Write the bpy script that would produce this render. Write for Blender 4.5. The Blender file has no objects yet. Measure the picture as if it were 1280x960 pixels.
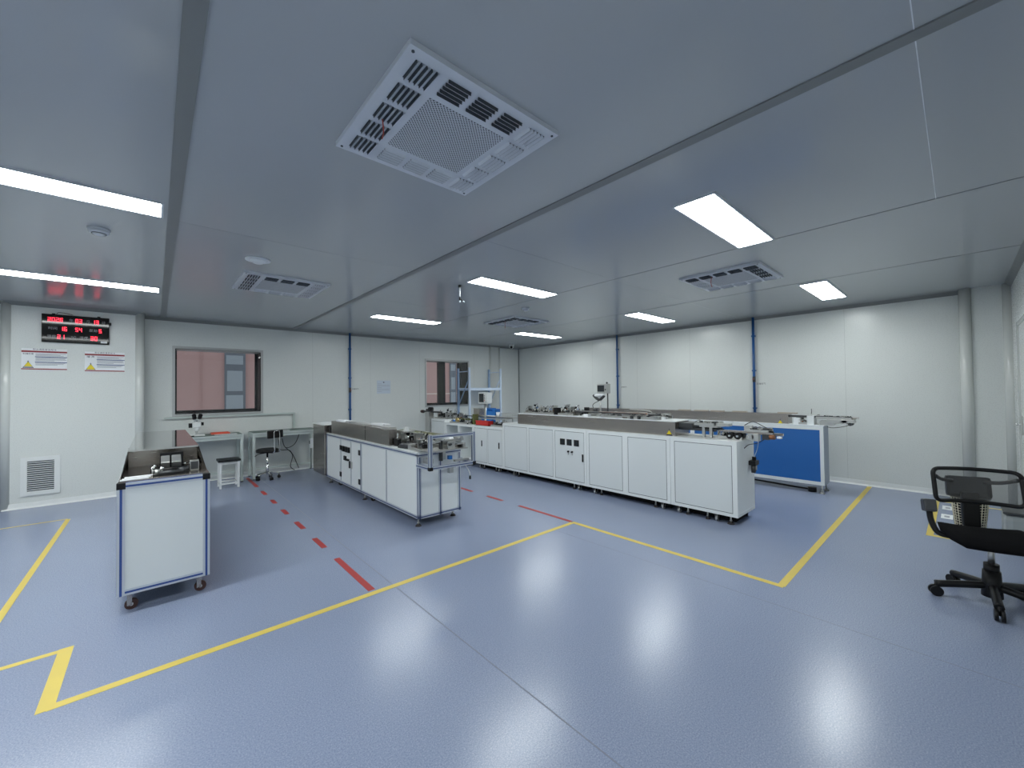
import bpy, bmesh, math, random
from mathutils import Vector, Matrix, Euler
C = bpy.context.scene.collection
PI = math.pi
rnd = random.Random(5)

# ------------------------------------------------------------------ materials
def mat(name, col, rough=0.5, metal=0.0, emit=None, es=1.0, spec=0.5, alpha=1.0, noise=0.0, nscale=20.0, coat=0.0, aniso=None):
    m = bpy.data.materials.new(name); m.use_nodes = True
    nt = m.node_tree; b = nt.nodes['Principled BSDF']
    b.inputs['Base Color'].default_value = (*col, 1)
    b.inputs['Roughness'].default_value = rough
    b.inputs['Metallic'].default_value = metal
    b.inputs['Specular IOR Level'].default_value = spec
    b.inputs['Alpha'].default_value = alpha
    b.inputs['Coat Weight'].default_value = coat
    if emit:
        b.inputs['Emission Color'].default_value = (*emit, 1)
        b.inputs['Emission Strength'].default_value = es
    if noise > 0:
        tc = nt.nodes.new('ShaderNodeTexCoord'); mp = nt.nodes.new('ShaderNodeMapping')
        if aniso: mp.inputs['Scale'].default_value = aniso
        n = nt.nodes.new('ShaderNodeTexNoise'); n.inputs['Scale'].default_value = nscale; n.inputs['Detail'].default_value = 4
        nt.links.new(tc.outputs['Object'], mp.inputs[0]); nt.links.new(mp.outputs[0], n.inputs['Vector'])
        mx = nt.nodes.new('ShaderNodeMix'); mx.data_type = 'RGBA'
        mx.inputs[6].default_value = (*[max(0, c*(1-noise)) for c in col], 1)
        mx.inputs[7].default_value = (*[min(1, c*(1+noise)) for c in col], 1)
        nt.links.new(n.outputs['Fac'], mx.inputs[0]); nt.links.new(mx.outputs[2], b.inputs['Base Color'])
        r = nt.nodes.new('ShaderNodeMapRange'); r.inputs[3].default_value = max(0.02, rough*0.85); r.inputs[4].default_value = min(1, rough*1.15)
        nt.links.new(n.outputs['Fac'], r.inputs[0]); nt.links.new(r.outputs[0], b.inputs['Roughness'])
    return m

M = {}
M['wall'] = mat('wall_panel_paint', (0.655, 0.68, 0.665), 0.28, noise=0.006, nscale=90)
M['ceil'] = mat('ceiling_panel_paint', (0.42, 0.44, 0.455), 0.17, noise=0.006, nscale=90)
M['beam'] = mat('ceiling_joint_grey', (0.215, 0.225, 0.225), 0.45, noise=0.03, nscale=8)
M['seam'] = mat('seam_dark', (0.16, 0.17, 0.18), 0.6, noise=0.05)
M['seaml'] = mat('seam_light', (0.74, 0.77, 0.80), 0.4, noise=0.03)
M['wseam'] = mat('wall_seam', (0.42, 0.44, 0.43), 0.4, noise=0.03)
M['cove'] = mat('cove_trim', (0.60, 0.62, 0.60), 0.2, noise=0.006, nscale=80)
M['base'] = mat('base_cove', (0.72, 0.74, 0.74), 0.35, noise=0.02)
M['white'] = mat('white_powder_coat', (0.78, 0.81, 0.81), 0.32, noise=0.006, nscale=80)
M['whited'] = mat('white_door_coat', (0.70, 0.735, 0.74), 0.30, noise=0.006, nscale=80)
M['plate'] = mat('supply_plate_white', (0.60, 0.63, 0.68), 0.40, noise=0.015)
M['gap'] = mat('panel_gap', (0.05, 0.06, 0.07), 0.7, noise=0.05)
M['alu'] = mat('anodised_aluminium', (0.60, 0.63, 0.67), 0.30, 0.45, noise=0.03, nscale=30, aniso=(1, 1, 0.1))
M['slot'] = mat('blue_slot_strip', (0.030, 0.075, 0.27), 0.45, noise=0.05)
M['slotg'] = mat('greyblue_slot_strip', (0.07, 0.10, 0.22), 0.45, noise=0.05)
M['steel'] = mat('brushed_steel', (0.42, 0.385, 0.355), 0.26, 0.95, noise=0.10, nscale=9, aniso=(1, 0.25, 6))
M['mirror'] = mat('polished_steel', (0.55, 0.55, 0.53), 0.06, 1.0, noise=0.02, nscale=4)
M['steell'] = mat('machined_steel', (0.55, 0.55, 0.53), 0.30, 0.85, noise=0.06, nscale=12)
M['chrome'] = mat('chrome', (0.75, 0.75, 0.75), 0.08, 1.0, noise=0.01)
M['dark'] = mat('dark_metal', (0.065, 0.068, 0.072), 0.40, 0.5, noise=0.1)
M['black'] = mat('black_plastic', (0.009, 0.009, 0.010), 0.40, spec=0.25, noise=0.1)
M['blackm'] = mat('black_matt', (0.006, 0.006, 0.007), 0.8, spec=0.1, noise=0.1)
M['rubber'] = mat('rubber', (0.035, 0.03, 0.03), 0.7, noise=0.1)
M['wheel'] = mat('brown_wheel', (0.05, 0.02, 0.016), 0.5, noise=0.1)
M['blue'] = mat('blue_panel_paint', (0.015, 0.13, 0.42), 0.38, noise=0.03, nscale=3)
M['pipe'] = mat('blue_pipe_paint', (0.012, 0.085, 0.27), 0.35, noise=0.04)
M['rack'] = mat('pale_blue_rack_paint', (0.60, 0.70, 0.84), 0.35, noise=0.03)
M['rackb'] = mat('blue_brace_paint', (0.30, 0.42, 0.62), 0.35, noise=0.03)
M['yellow'] = mat('yellow_tape', (0.66, 0.51, 0.10), 0.50, noise=0.08, nscale=9)
M['red'] = mat('red_tape', (0.38, 0.035, 0.035), 0.50, noise=0.12, nscale=9)
M['redp'] = mat('red_plastic', (0.62, 0.035, 0.03), 0.35, noise=0.05)
M['orange'] = mat('orange_red_plastic', (0.75, 0.12, 0.07), 0.4, noise=0.05)
M['bluep'] = mat('blue_plastic', (0.02, 0.17, 0.52), 0.4, noise=0.05)
M['copper'] = mat('copper_brown', (0.32, 0.14, 0.07), 0.4, 0.5, noise=0.15)
M['brass'] = mat('brass', (0.55, 0.42, 0.18), 0.35, 0.8, noise=0.1)
M['tan'] = mat('tan_grip', (0.40, 0.35, 0.29), 0.5, 0.2, noise=0.08)
M['olive'] = mat('olive_belt', (0.10, 0.11, 0.03), 0.6, noise=0.1)
M['bgrey'] = mat('blue_grey_paint', (0.30, 0.36, 0.46), 0.35, noise=0.01)
M['fseam'] = mat('floor_weld_seam', (0.17, 0.19, 0.25), 0.6, noise=0.15, nscale=30)
M['paper'] = mat('paper', (0.80, 0.82, 0.84), 0.8, noise=0.01)
M['paperb'] = mat('bluish_paper', (0.55, 0.62, 0.70), 0.8, noise=0.02)
M['ink'] = mat('ink', (0.03, 0.03, 0.05), 0.8, noise=0.05)
M['inkg'] = mat('grey_ink', (0.35, 0.37, 0.42), 0.8, noise=0.05)
M['navy'] = mat('navy_print', (0.03, 0.06, 0.20), 0.7, noise=0.05)
M['maroon'] = mat('maroon_print', (0.28, 0.03, 0.04), 0.7, noise=0.05)
M['warn'] = mat('warning_yellow', (0.75, 0.60, 0.02), 0.5, noise=0.03)
M['frame'] = mat('window_trim_steel', (0.44, 0.45, 0.45), 0.35, 0.3, noise=0.03)
M['desk'] = mat('desk_frame_paint', (0.50, 0.56, 0.54), 0.4, noise=0.02)
M['mat'] = mat('green_bench_mat', (0.055, 0.10, 0.085), 0.45, noise=0.05)
M['fab'] = mat('black_fabric', (0.005, 0.005, 0.006), 0.95, spec=0.08, noise=0.2, nscale=120)
M['basket'] = mat('beige_basket', (0.62, 0.58, 0.46), 0.5, noise=0.03)
M['tub'] = mat('grey_translucent_tub', (0.42, 0.45, 0.45), 0.25, alpha=0.8, noise=0.03)
M['clockr'] = mat('led_red', (0.3, 0.0, 0.01), 0.4, emit=(1.0, 0.025, 0.05), es=5.0)
M['clockg'] = mat('clock_legend_grey', (0.30, 0.30, 0.32), 0.5, noise=0.03)
M['clockp'] = mat('clock_glossy_black', (0.006, 0.006, 0.007), 0.05, spec=0.25, noise=0.05)
M['screen'] = mat('screen_dark', (0.02, 0.025, 0.03), 0.15, noise=0.05)
M['lamp'] = mat('lamp_diffuser', (0.9, 0.9, 0.9), 0.5, emit=(0.95, 1.0, 0.985), es=26.0)
M['ribbon'] = mat('red_ribbon', (0.40, 0.07, 0.05), 0.6, noise=0.05)
M['pink'] = mat('pink_facade', (0.50, 0.31, 0.29), 0.8, noise=0.06, nscale=2)
M['pinkl'] = mat('pale_pink_band', (0.75, 0.66, 0.62), 0.8, noise=0.04)
M['fwin'] = mat('facade_window_grey', (0.16, 0.18, 0.21), 0.25, noise=0.08)
M['fwinl'] = mat('facade_window_light', (0.34, 0.38, 0.42), 0.3, noise=0.05)
M['screenmesh'] = None

def floor_mat():
    m = mat('blue_vinyl_floor', (0.25, 0.315, 0.53), 0.3)
    nt = m.node_tree; b = nt.nodes['Principled BSDF']
    tc = nt.nodes.new('ShaderNodeTexCoord')
    n1 = nt.nodes.new('ShaderNodeTexNoise'); n1.inputs['Scale'].default_value = 160; n1.inputs['Detail'].default_value = 6; n1.inputs['Roughness'].default_value = 0.75
    n2 = nt.nodes.new('ShaderNodeTexNoise'); n2.inputs['Scale'].default_value = 0.9; n2.inputs['Detail'].default_value = 3
    r = nt.nodes.new('ShaderNodeValToRGB')
    e = r.color_ramp.elements
    e[0].position = 0.33; e[0].color = (0.160, 0.195, 0.295, 1)
    e[1].position = 0.68; e[1].color = (0.375, 0.415, 0.53, 1)
    x = r.color_ramp.elements.new(0.5); x.color = (0.238, 0.282, 0.402, 1)
    mx = nt.nodes.new('ShaderNodeMix'); mx.data_type = 'RGBA'; mx.blend_type = 'MULTIPLY'; mx.inputs[0].default_value = 1.0
    mr = nt.nodes.new('ShaderNodeMapRange'); mr.inputs[3].default_value = 0.93; mr.inputs[4].default_value = 1.07
    nt.links.new(tc.outputs['Object'], n1.inputs['Vector']); nt.links.new(tc.outputs['Object'], n2.inputs['Vector'])
    nt.links.new(n1.outputs['Fac'], r.inputs[0]); nt.links.new(n2.outputs['Fac'], mr.inputs[0])
    nt.links.new(r.outputs[0], mx.inputs[6]); nt.links.new(mr.outputs[0], mx.inputs[7]); nt.links.new(mx.outputs[2], b.inputs['Base Color'])
    rr = nt.nodes.new('ShaderNodeMapRange'); rr.inputs[3].default_value = 0.21; rr.inputs[4].default_value = 0.29
    nt.links.new(n2.outputs['Fac'], rr.inputs[0]); nt.links.new(rr.outputs[0], b.inputs['Roughness'])
    return m
M['floor'] = floor_mat()

def perf_mat():
    m = mat('perforated_sheet', (0.58, 0.61, 0.66), 0.45)
    nt = m.node_tree; b = nt.nodes['Principled BSDF']
    tc = nt.nodes.new('ShaderNodeTexCoord'); sp = nt.nodes.new('ShaderNodeSeparateXYZ')
    nt.links.new(tc.outputs['Object'], sp.inputs[0])
    outs = []
    for ax in (0, 1):
        mu = nt.nodes.new('ShaderNodeMath'); mu.operation = 'MULTIPLY'; mu.inputs[1].default_value = 2*PI*62
        si = nt.nodes.new('ShaderNodeMath'); si.operation = 'SINE'
        nt.links.new(sp.outputs[ax], mu.inputs[0]); nt.links.new(mu.outputs[0], si.inputs[0]); outs.append(si)
    mm = nt.nodes.new('ShaderNodeMath'); mm.operation = 'MULTIPLY'
    nt.links.new(outs[0].outputs[0], mm.inputs[0]); nt.links.new(outs[1].outputs[0], mm.inputs[1])
    gt = nt.nodes.new('ShaderNodeMath'); gt.operation = 'GREATER_THAN'; gt.inputs[1].default_value = 0.22
    nt.links.new(mm.outputs[0], gt.inputs[0])
    mx = nt.nodes.new('ShaderNodeMix'); mx.data_type = 'RGBA'
    mx.inputs[6].default_value = (0.56, 0.59, 0.64, 1); mx.inputs[7].default_value = (0.03, 0.035, 0.05, 1)
    nt.links.new(gt.outputs[0], mx.inputs[0]); nt.links.new(mx.outputs[2], b.inputs['Base Color'])
    return m
M['perf'] = perf_mat()

def glass_mat():
    m = bpy.data.materials.new('window_glass'); m.use_nodes = True
    nt = m.node_tree; nt.nodes.clear()
    o = nt.nodes.new('ShaderNodeOutputMaterial'); mx = nt.nodes.new('ShaderNodeMixShader')
    t = nt.nodes.new('ShaderNodeBsdfTransparent'); t.inputs[0].default_value = (0.93, 0.96, 0.96, 1)
    g = nt.nodes.new('ShaderNodeBsdfGlossy'); g.inputs['Roughness'].default_value = 0.02
    f = nt.nodes.new('ShaderNodeFresnel'); f.inputs[0].default_value = 1.45
    nt.links.new(f.outputs[0], mx.inputs[0]); nt.links.new(t.outputs[0], mx.inputs[1]); nt.links.new(g.outputs[0], mx.inputs[2])
    nt.links.new(mx.outputs[0], o.inputs[0]); return m
M['glass'] = glass_mat()

def mesh_fabric():
    m = bpy.data.materials.new('chair_mesh_fabric'); m.use_nodes = True
    nt = m.node_tree; b = nt.nodes['Principled BSDF']
    b.inputs['Base Color'].default_value = (0.10, 0.10, 0.10, 1); b.inputs['Roughness'].default_value = 0.7
    o = nt.nodes['Material Output']
    t = nt.nodes.new('ShaderNodeBsdfTransparent'); mx = nt.nodes.new('ShaderNodeMixShader')
    tc = nt.nodes.new('ShaderNodeTexCoord'); n = nt.nodes.new('ShaderNodeTexNoise'); n.inputs['Scale'].default_value = 300
    mr = nt.nodes.new('ShaderNodeMapRange'); mr.inputs[3].default_value = 0.38; mr.inputs[4].default_value = 0.52
    nt.links.new(tc.outputs['Object'], n.inputs['Vector']); nt.links.new(n.outputs['Fac'], mr.inputs[0]); nt.links.new(mr.outputs[0], mx.inputs[0])
    nt.links.new(t.outputs[0], mx.inputs[1]); nt.links.new(b.outputs[0], mx.inputs[2]); nt.links.new(mx.outputs[0], o.inputs[0])
    return m
M['meshfab'] = mesh_fabric()

# ------------------------------------------------------------------ mesh building
def origin_of(o):
    v = Vector((0, 0, 0))
    while o is not None:
        v += Vector(o.location) if o.type == 'EMPTY' or o.parent is None else Vector((0, 0, 0))
        o = o.parent
    return v

class MB:
    """collects shapes in world coordinates (or local, for things with local=True) and links them as one mesh"""
    def __init__(s): s.bm = bmesh.new(); s.mats = []
    def mi(s, m):
        if m not in s.mats: s.mats.append(m)
        return s.mats.index(m)
    def box(s, x0, x1, y0, y1, z0, z1, m='white', bev=0.0, rot=None):
        i = s.mi(m)
        c = Vector(((x0+x1)/2, (y0+y1)/2, (z0+z1)/2))
        Mx = Matrix.Translation(c)
        if rot: Mx = Mx @ Euler(rot).to_matrix().to_4x4()
        Mx = Mx @ Matrix.Diagonal((abs(x1-x0), abs(y1-y0), abs(z1-z0), 1))
        r = bmesh.ops.create_cube(s.bm, size=1.0, matrix=Mx)
        fs = {f for v in r['verts'] for f in v.link_faces}
        if bev > 0:
            es = list({e for f in fs for e in f.edges})
            rb = bmesh.ops.bevel(s.bm, geom=es, offset=bev, segments=2, affect='EDGES', profile=0.6)
            fs = set(rb['faces']) | {f for f in fs if f.is_valid}
            vs = {v for f in fs for v in f.verts}
            fs = {f for v in vs for f in v.link_faces}
        for f in fs: f.material_index = i
        return s
    def cyl(s, p0, p1, r0, m='steel', r1=None, seg=16, cap=True):
        i = s.mi(m); p0 = Vector(p0); p1 = Vector(p1); r1 = r0 if r1 is None else r1
        d = p1-p0; L = d.length
        q = d.to_track_quat('Z', 'Y').to_matrix().to_4x4()
        r = bmesh.ops.create_cone(s.bm, cap_ends=cap, segments=seg, radius1=r0, radius2=r1, depth=L, matrix=Matrix.Translation((p0+p1)/2) @ q)
        for f in {f for v in r['verts'] for f in v.link_faces}:
            f.material_index = i
            if len(f.verts) == 4: f.smooth = True
        return s
    def sph(s, c, r, m='black', sc=(1, 1, 1), seg=16):
        i = s.mi(m)
        q = bmesh.ops.create_uvsphere(s.bm, u_segments=seg, v_segments=seg//2+2, radius=r, matrix=Matrix.Translation(c) @ Matrix.Diagonal((*sc, 1)))
        for f in {f for v in q['verts'] for f in v.link_faces}: f.material_index = i; f.smooth = True
        return s
    def tube(s, pts, r, m='black', seg=8, smooth=True):
        i = s.mi(m); pts = [Vector(p) for p in pts]
        if smooth and len(pts) > 2:
            q = []
            P = [pts[0]] + pts + [pts[-1]]
            for k in range(1, len(P)-2):
                for t in (0, .25, .5, .75):
                    a, b, c, d = P[k-1], P[k], P[k+1], P[k+2]
                    q.append(0.5*((2*b)+(-a+c)*t+(2*a-5*b+4*c-d)*t*t+(-a+3*b-3*c+d)*t**3))
            q.append(pts[-1]); pts = q
        rings = []; up = Vector((0, 0, 1)); prev = None
        for k, p in enumerate(pts):
            d = (pts[min(k+1, len(pts)-1)]-pts[max(k-1, 0)]).normalized()
            if prev is None:
                a = up if abs(d.dot(up)) < 0.9 else Vector((1, 0, 0))
                n = d.cross(a).normalized()
            else:
                n = (prev-d*prev.dot(d)).normalized()
            prev = n; b = d.cross(n)
            rr = r[k] if isinstance(r, list) and len(r) == len(pts) else (r if not isinstance(r, list) else r[0])
            rings.append([s.bm.verts.new(p+rr*(math.cos(2*PI*j/seg)*n+math.sin(2*PI*j/seg)*b)) for j in range(seg)])
        for a, b in zip(rings, rings[1:]):
            for j in range(seg):
                f = s.bm.faces.new((a[j], a[(j+1) % seg], b[(j+1) % seg], b[j])); f.material_index = i; f.smooth = True
        for rg in (rings[0][::-1], rings[-1]):
            f = s.bm.faces.new(rg); f.material_index = i
        return s
    def prism(s, pts, axis, a, b, m='white'):
        """polygon pts in the two other axes (cyclic order y,z / x,z / x,y) extruded from a to b along axis"""
        i = s.mi(m)
        def mk(p, t):
            if axis == 'x': return (t, p[0], p[1])
            if axis == 'y': return (p[0], t, p[1])
            return (p[0], p[1], t)
        A = [s.bm.verts.new(mk(p, a)) for p in pts]; B = [s.bm.verts.new(mk(p, b)) for p in pts]
        n = len(pts)
        fs = [s.bm.faces.new(A[::-1]), s.bm.faces.new(B)]
        for k in range(n): fs.append(s.bm.faces.new((A[k], A[(k+1) % n], B[(k+1) % n], B[k])))
        for f in fs: f.material_index = i
        return s
    def quad(s, a, b, c, d, m='white'):
        i = s.mi(m); f = s.bm.faces.new([s.bm.verts.new(p) for p in (a, b, c, d)]); f.material_index = i
        return s
    def build(s, name, parent=None, local=False, loc=None):
        bmesh.ops.recalc_face_normals(s.bm, faces=s.bm.faces[:])
        me = bpy.data.meshes.new(name)
        o = bpy.data.objects.new(name, me); C.objects.link(o)
        if parent is not None:
            o.parent = parent
            if not local:
                off = origin_of(parent)
                bmesh.ops.translate(s.bm, verts=s.bm.verts[:], vec=-off)
        elif loc is not None:
            o.location = loc
            bmesh.ops.translate(s.bm, verts=s.bm.verts[:], vec=-Vector(loc))
        s.bm.to_mesh(me); s.bm.free()
        for k in s.mats: me.materials.append(M[k])
        return o

def thing(name, label, cat, loc=(0, 0, 0), rz=0.0, group=None):
    o = bpy.data.objects.new(name, None); C.objects.link(o)
    o.location = loc; o.rotation_euler = (0, 0, rz); o.empty_display_size = 0.1
    o['label'] = label; o['category'] = cat
    if group: o['group'] = group
    return o
def tag(o, label, cat, group=None):
    o['label'] = label; o['category'] = cat
    if group: o['group'] = group
    return o
def struct(mb, name):
    o = mb.build(name); o['kind'] = 'structure'; return o
def bx(name, x0, x1, y0, y1, z0, z1, m, parent=None, bev=0.0, label=None):
    o = MB().box(x0, x1, y0, y1, z0, z1, m, bev).build(name, parent)
    if label: o['label'] = label
    return o
def text(s, size, pos, rot, m, name='lettering', parent=None, ext=0.0004, align='CENTER'):
    cu = bpy.data.curves.new('t', 'FONT'); cu.body = s; cu.size = size; cu.extrude = ext; cu.align_x = align; cu.align_y = 'CENTER'
    to = bpy.data.objects.new('t', cu); C.objects.link(to)
    bpy.context.view_layer.update()
    me = bpy.data.meshes.new_from_object(to.evaluated_get(bpy.context.evaluated_depsgraph_get()))
    C.objects.unlink(to); bpy.data.objects.remove(to)
    off = origin_of(parent) if parent else Vector((0, 0, 0))
    me.transform(Matrix.Translation(Vector(pos)-off) @ Euler(rot).to_matrix().to_4x4())
    me.materials.clear(); me.materials.append(M[m])
    o = bpy.data.objects.new(name, me); C.objects.link(o)
    if parent: o.parent = parent
    return o

def profile_bar(mb, p0, p1, s=0.04, strip='slot'):
    """square aluminium extrusion with a coloured slot strip down each face; axis aligned"""
    p0 = Vector(p0); p1 = Vector(p1); lo = [min(a, b) for a, b in zip(p0, p1)]; hi = [max(a, b) for a, b in zip(p0, p1)]
    ax = max(range(3), key=lambda k: hi[k]-lo[k])
    h = s/2
    L = [lo[k]-(h if k != ax else 0) for k in range(3)]; H = [hi[k]+(h if k != ax else 0) for k in range(3)]
    mb.box(L[0], H[0], L[1], H[1], L[2], H[2], 'alu')
    for k in range(3):
        if k == ax: continue
        o = 3-ax-k
        a = list(L); b = list(H)
        a[k] -= 0.0012; b[k] += 0.0012
        c = (lo[o]+hi[o])/2; a[o] = c-s*0.16; b[o] = c+s*0.16
        mb.box(a[0], b[0], a[1], b[1], a[2], b[2], strip)
    return mb

def caster(root, x, y, top, r=0.035, m='wheel'):
    c = MB().box(x-.03, x+.03, y-.03, y+.03, top-.006, top, 'steell').box(x-.012, x+.014, y-.018, y-.015, r*.8, top-.004, 'steel').box(x-.012, x+.014, y+.015, y+.018, r*.8, top-.004, 'steel').build('caster', root)
    MB().cyl((x+.01, y-.012, r), (x+.01, y+.012, r), r, m, seg=20).cyl((x+.01, y-.018, r), (x+.01, y+.018, r), r*.3, 'steell').build('wheel', c)
def foot(root, x, y, top, r=0.03, m='rubber'):
    MB().cyl((x, y, 0), (x, y, .018), r, m, r1=r*.6).cyl((x, y, .016), (x, y, top), .008, 'steell').cyl((x, y, .03), (x, y, .04), .014, 'steell', seg=6).build('levelling_foot', root)

# ------------------------------------------------------------------ room
H0 = 2.675; XR = 7.79; YB = 8.42; XL = -3.2; YF = -0.43; PY = 8.10
struct(MB().box(XL-.2, XR+.2, YF-.2, YB+.5, -.12, 0, 'floor'), 'floor')
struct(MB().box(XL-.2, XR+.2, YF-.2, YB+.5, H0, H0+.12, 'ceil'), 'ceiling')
struct(MB().box(XR, XR+.15, YF-.2, YB+.5, 0, H0, 'wall').box(7.68, XR+.01, YF, -.06, 0, H0, 'wall'), 'wall_right')
struct(MB().box(XL-.15, XL, YF-.2, YB+.5, 0, H0, 'wall'), 'wall_left')
struct(MB().box(XL, 5.95, YF-.15, YF, 0, H0, 'wall').box(7.0, XR, YF-.15, YF, 0, H0, 'wall').box(5.95, 7.0, YF-.15, YF, 2.1, H0, 'wall'), 'wall_front')
W = [(0.243, 1.430, 1.13, 2.20), (4.80, 6.00, 1.12, 2.195)]
wb = MB(); xs = XL
for (a, b, c, d) in W:
    wb.box(xs, a, YB, YB+.30, 0, H0, 'wall'); wb.box(a, b, YB, YB+.30, 0, c, 'wall'); wb.box(a, b, YB, YB+.30, d, H0, 'wall'); xs = b
wb.box(xs, XR, YB, YB+.30, 0, H0, 'wall')
wb.box(-1.44, -.15, PY, YB+.01, 0, H0, 'wall')
struct(wb, 'wall_back')
# beams and seams of the ceiling
def strip(name, x0, x1, y0, y1, z0, z1, m): 
    o = MB().box(x0, x1, y0, y1, z0, z1, m).build(name); o['kind'] = 'structure'; return o
strip('trim_1', 1.940, 2.000, YF, YB, H0-.007, H0+.002, 'beam')
strip('trim_2', .062, .124, YF, PY+.3, H0-.007, H0+.002, 'beam')
tn = 3
for x in (3.81, 5.65):
    strip(f'trim_{tn}', x-.005, x+.005, YF, YB, H0-.0015, H0+.001, 'seam'); tn += 1
for y in (2.55, 5.1, 7.6):
    strip(f'trim_{tn}', 2.0, XR, y-.0015, y+.0015, H0-.0006, H0+.001, 'beam'); tn += 1
strip(f'trim_{tn}', 1.0, 3.805, .079, .0825, H0-.0015, H0+.001, 'seaml'); tn += 1
strip(f'trim_{tn}', .124, 1.94, 3.66, 3.663, H0-.0006, H0+.001, 'beam'); tn += 1
# wall panel seams
for x in (2.3, 3.45, 4.62, 6.2):
    strip(f'trim_{tn}', x-.0015, x+.0015, YB-.0008, YB+.001, 0, H0, 'wseam'); tn += 1
for y in (7.03, 5.83, 4.65, 3.5, 2.33, 1.15):
    strip(f'trim_{tn}', XR-.0008, XR+.001, y-.0015, y+.0015, 0, H0, 'wseam'); tn += 1
# vertical cove trims
def cove(x, y, r, name):
    o = MB().cyl((x, y, 0), (x, y, H0), r, 'cove', seg=24).build(name); o['kind'] = 'structure'
cove(7.68, -.06, .055, f'trim_{tn}'); tn += 1
cove(7.69, YF+.01, .06, f'trim_{tn}'); tn += 1
cove(-.17, PY+.03, .055, f'trim_{tn}'); tn += 1
cove(-1.42, PY+.03, .05, f'trim_{tn}'); tn += 1
cove(6.74, YB, .03, f'trim_{tn}'); tn += 1
cove(7.05, YB, .03, f'trim_{tn}'); tn += 1
strip(f'trim_{tn}', 6.74, 7.05, YB-.012, YB+.01, 0, H0, 'cove'); tn += 1
strip(f'trim_{tn}', XR-.02, XR+.01, YB-.02, YB+.01, 0, H0, 'beam'); tn += 1
# ceiling coves
def covel(pts, axis, a, b, name): 
    o = MB().prism(pts, axis, a, b, 'beam').build(name); o['kind'] = 'structure'
covel([(XR-.05, H0), (XR+.005, H0), (XR+.005, H0-.05), (XR-.015, H0-.035)], 'y', YF, YB, f'trim_{tn}'); tn += 1
covel([(YB-.05, H0), (YB+.005, H0), (YB+.005, H0-.05), (YB-.015, H0-.035)], 'x', -.15, XR, f'trim_{tn}'); tn += 1
covel([(PY-.05, H0), (PY+.005, H0), (PY+.005, H0-.05), (PY-.015, H0-.035)], 'x', -1.44, -.15, f'trim_{tn}'); tn += 1
covel([(YF+.05, H0), (YF-.005, H0), (YF-.005, H0-.05), (YF+.015, H0-.035)], 'x', XL, XR, f'trim_{tn}'); tn += 1
# baseboards
def baseb(pts, axis, a, b, name):
    o = MB().prism(pts, axis, a, b, 'base').build(name); o['kind'] = 'structure'
baseb([(XR-.035, 0), (XR-.012, .02), (XR-.006, .07), (XR+.005, .07), (XR+.005, 0)], 'y', -.06, YB, 'baseboard_right')
baseb([(YB-.035, 0), (YB-.012, .02), (YB-.006, .07), (YB+.005, .07), (YB+.005, 0)], 'x', -.15, XR, 'baseboard_back')
baseb([(PY-.035, 0), (PY-.012, .02), (PY-.006, .07), (PY+.005, .07), (PY+.005, 0)], 'x', -1.44, -.15, 'baseboard_left')
# door in the near right wall, seen edge on
d = MB().box(5.96, 6.99, YF-.05, YF-.005, 0, 2.09, 'wall').box(5.93, 5.97, YF-.06, YF+.008, 0, 2.12, 'cove').box(6.98, 7.02, YF-.06, YF+.008, 0, 2.12, 'cove').box(5.93, 7.02, YF-.06, YF+.008, 2.09, 2.13, 'cove').build('door_1'); d['kind'] = 'structure'
dh = MB().box(6.82, 6.86, YF-.006, YF+.004, .92, 1.12, 'steell').cyl((6.84, YF, 1.03), (6.84, YF+.05, 1.03), .009, 'chrome').cyl((6.85, YF+.05, 1.03), (6.73, YF+.05, 1.03), .009, 'chrome').build('door_handle', d)

# windows
def window(n, W, frames, mull):
    x0, x1, z0, z1 = W
    t = .035
    w = MB().box(x0-t, x1+t, YB-.012, YB+.004, z1, z1+t, 'frame').box(x0-t, x1+t, YB-.012, YB+.004, z0-t, z0, 'frame').box(x0-t, x0, YB-.012, YB+.004, z0, z1, 'frame').box(x1, x1+t, YB-.012, YB+.004, z0, z1, 'frame').build(f'window_{n}')
    w['kind'] = 'structure'
    rv = MB().box(x0-.003, x0+.012, YB+.012, YB+.30, z0, z1, 'black').box(x1-.012, x1+.003, YB+.012, YB+.30, z0, z1, 'black').box(x0, x1, YB+.012, YB+.30, z0-.003, z0+.012, 'black').box(x0, x1, YB+.012, YB+.30, z1-.012, z1+.003, 'frame').build('window_reveal', w)
    o = MB()
    o.box(x0, x1, YB+.26, YB+.30, z0, z0+.05, 'black').box(x0, x1, YB+.26, YB+.30, z1-.018, z1, 'frame').box(x0, x0+.03, YB+.26, YB+.30, z0, z1, 'black').box(x1-.05, x1, YB+.26, YB+.30, z0, z1, 'black')
    for a, b in mull: o.box(a, b, YB+.22, YB+.30, z0, z1, 'black')
    o.build('outer_frame', w)
    MB().box(x0, x1, YB+.004, YB+.009, z0, z1, 'glass').build('window_pane', w)
window(1, W[0], None, [])
window(2, W[1], None, [(5.27, 5.46), (5.86, 5.90)])

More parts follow.
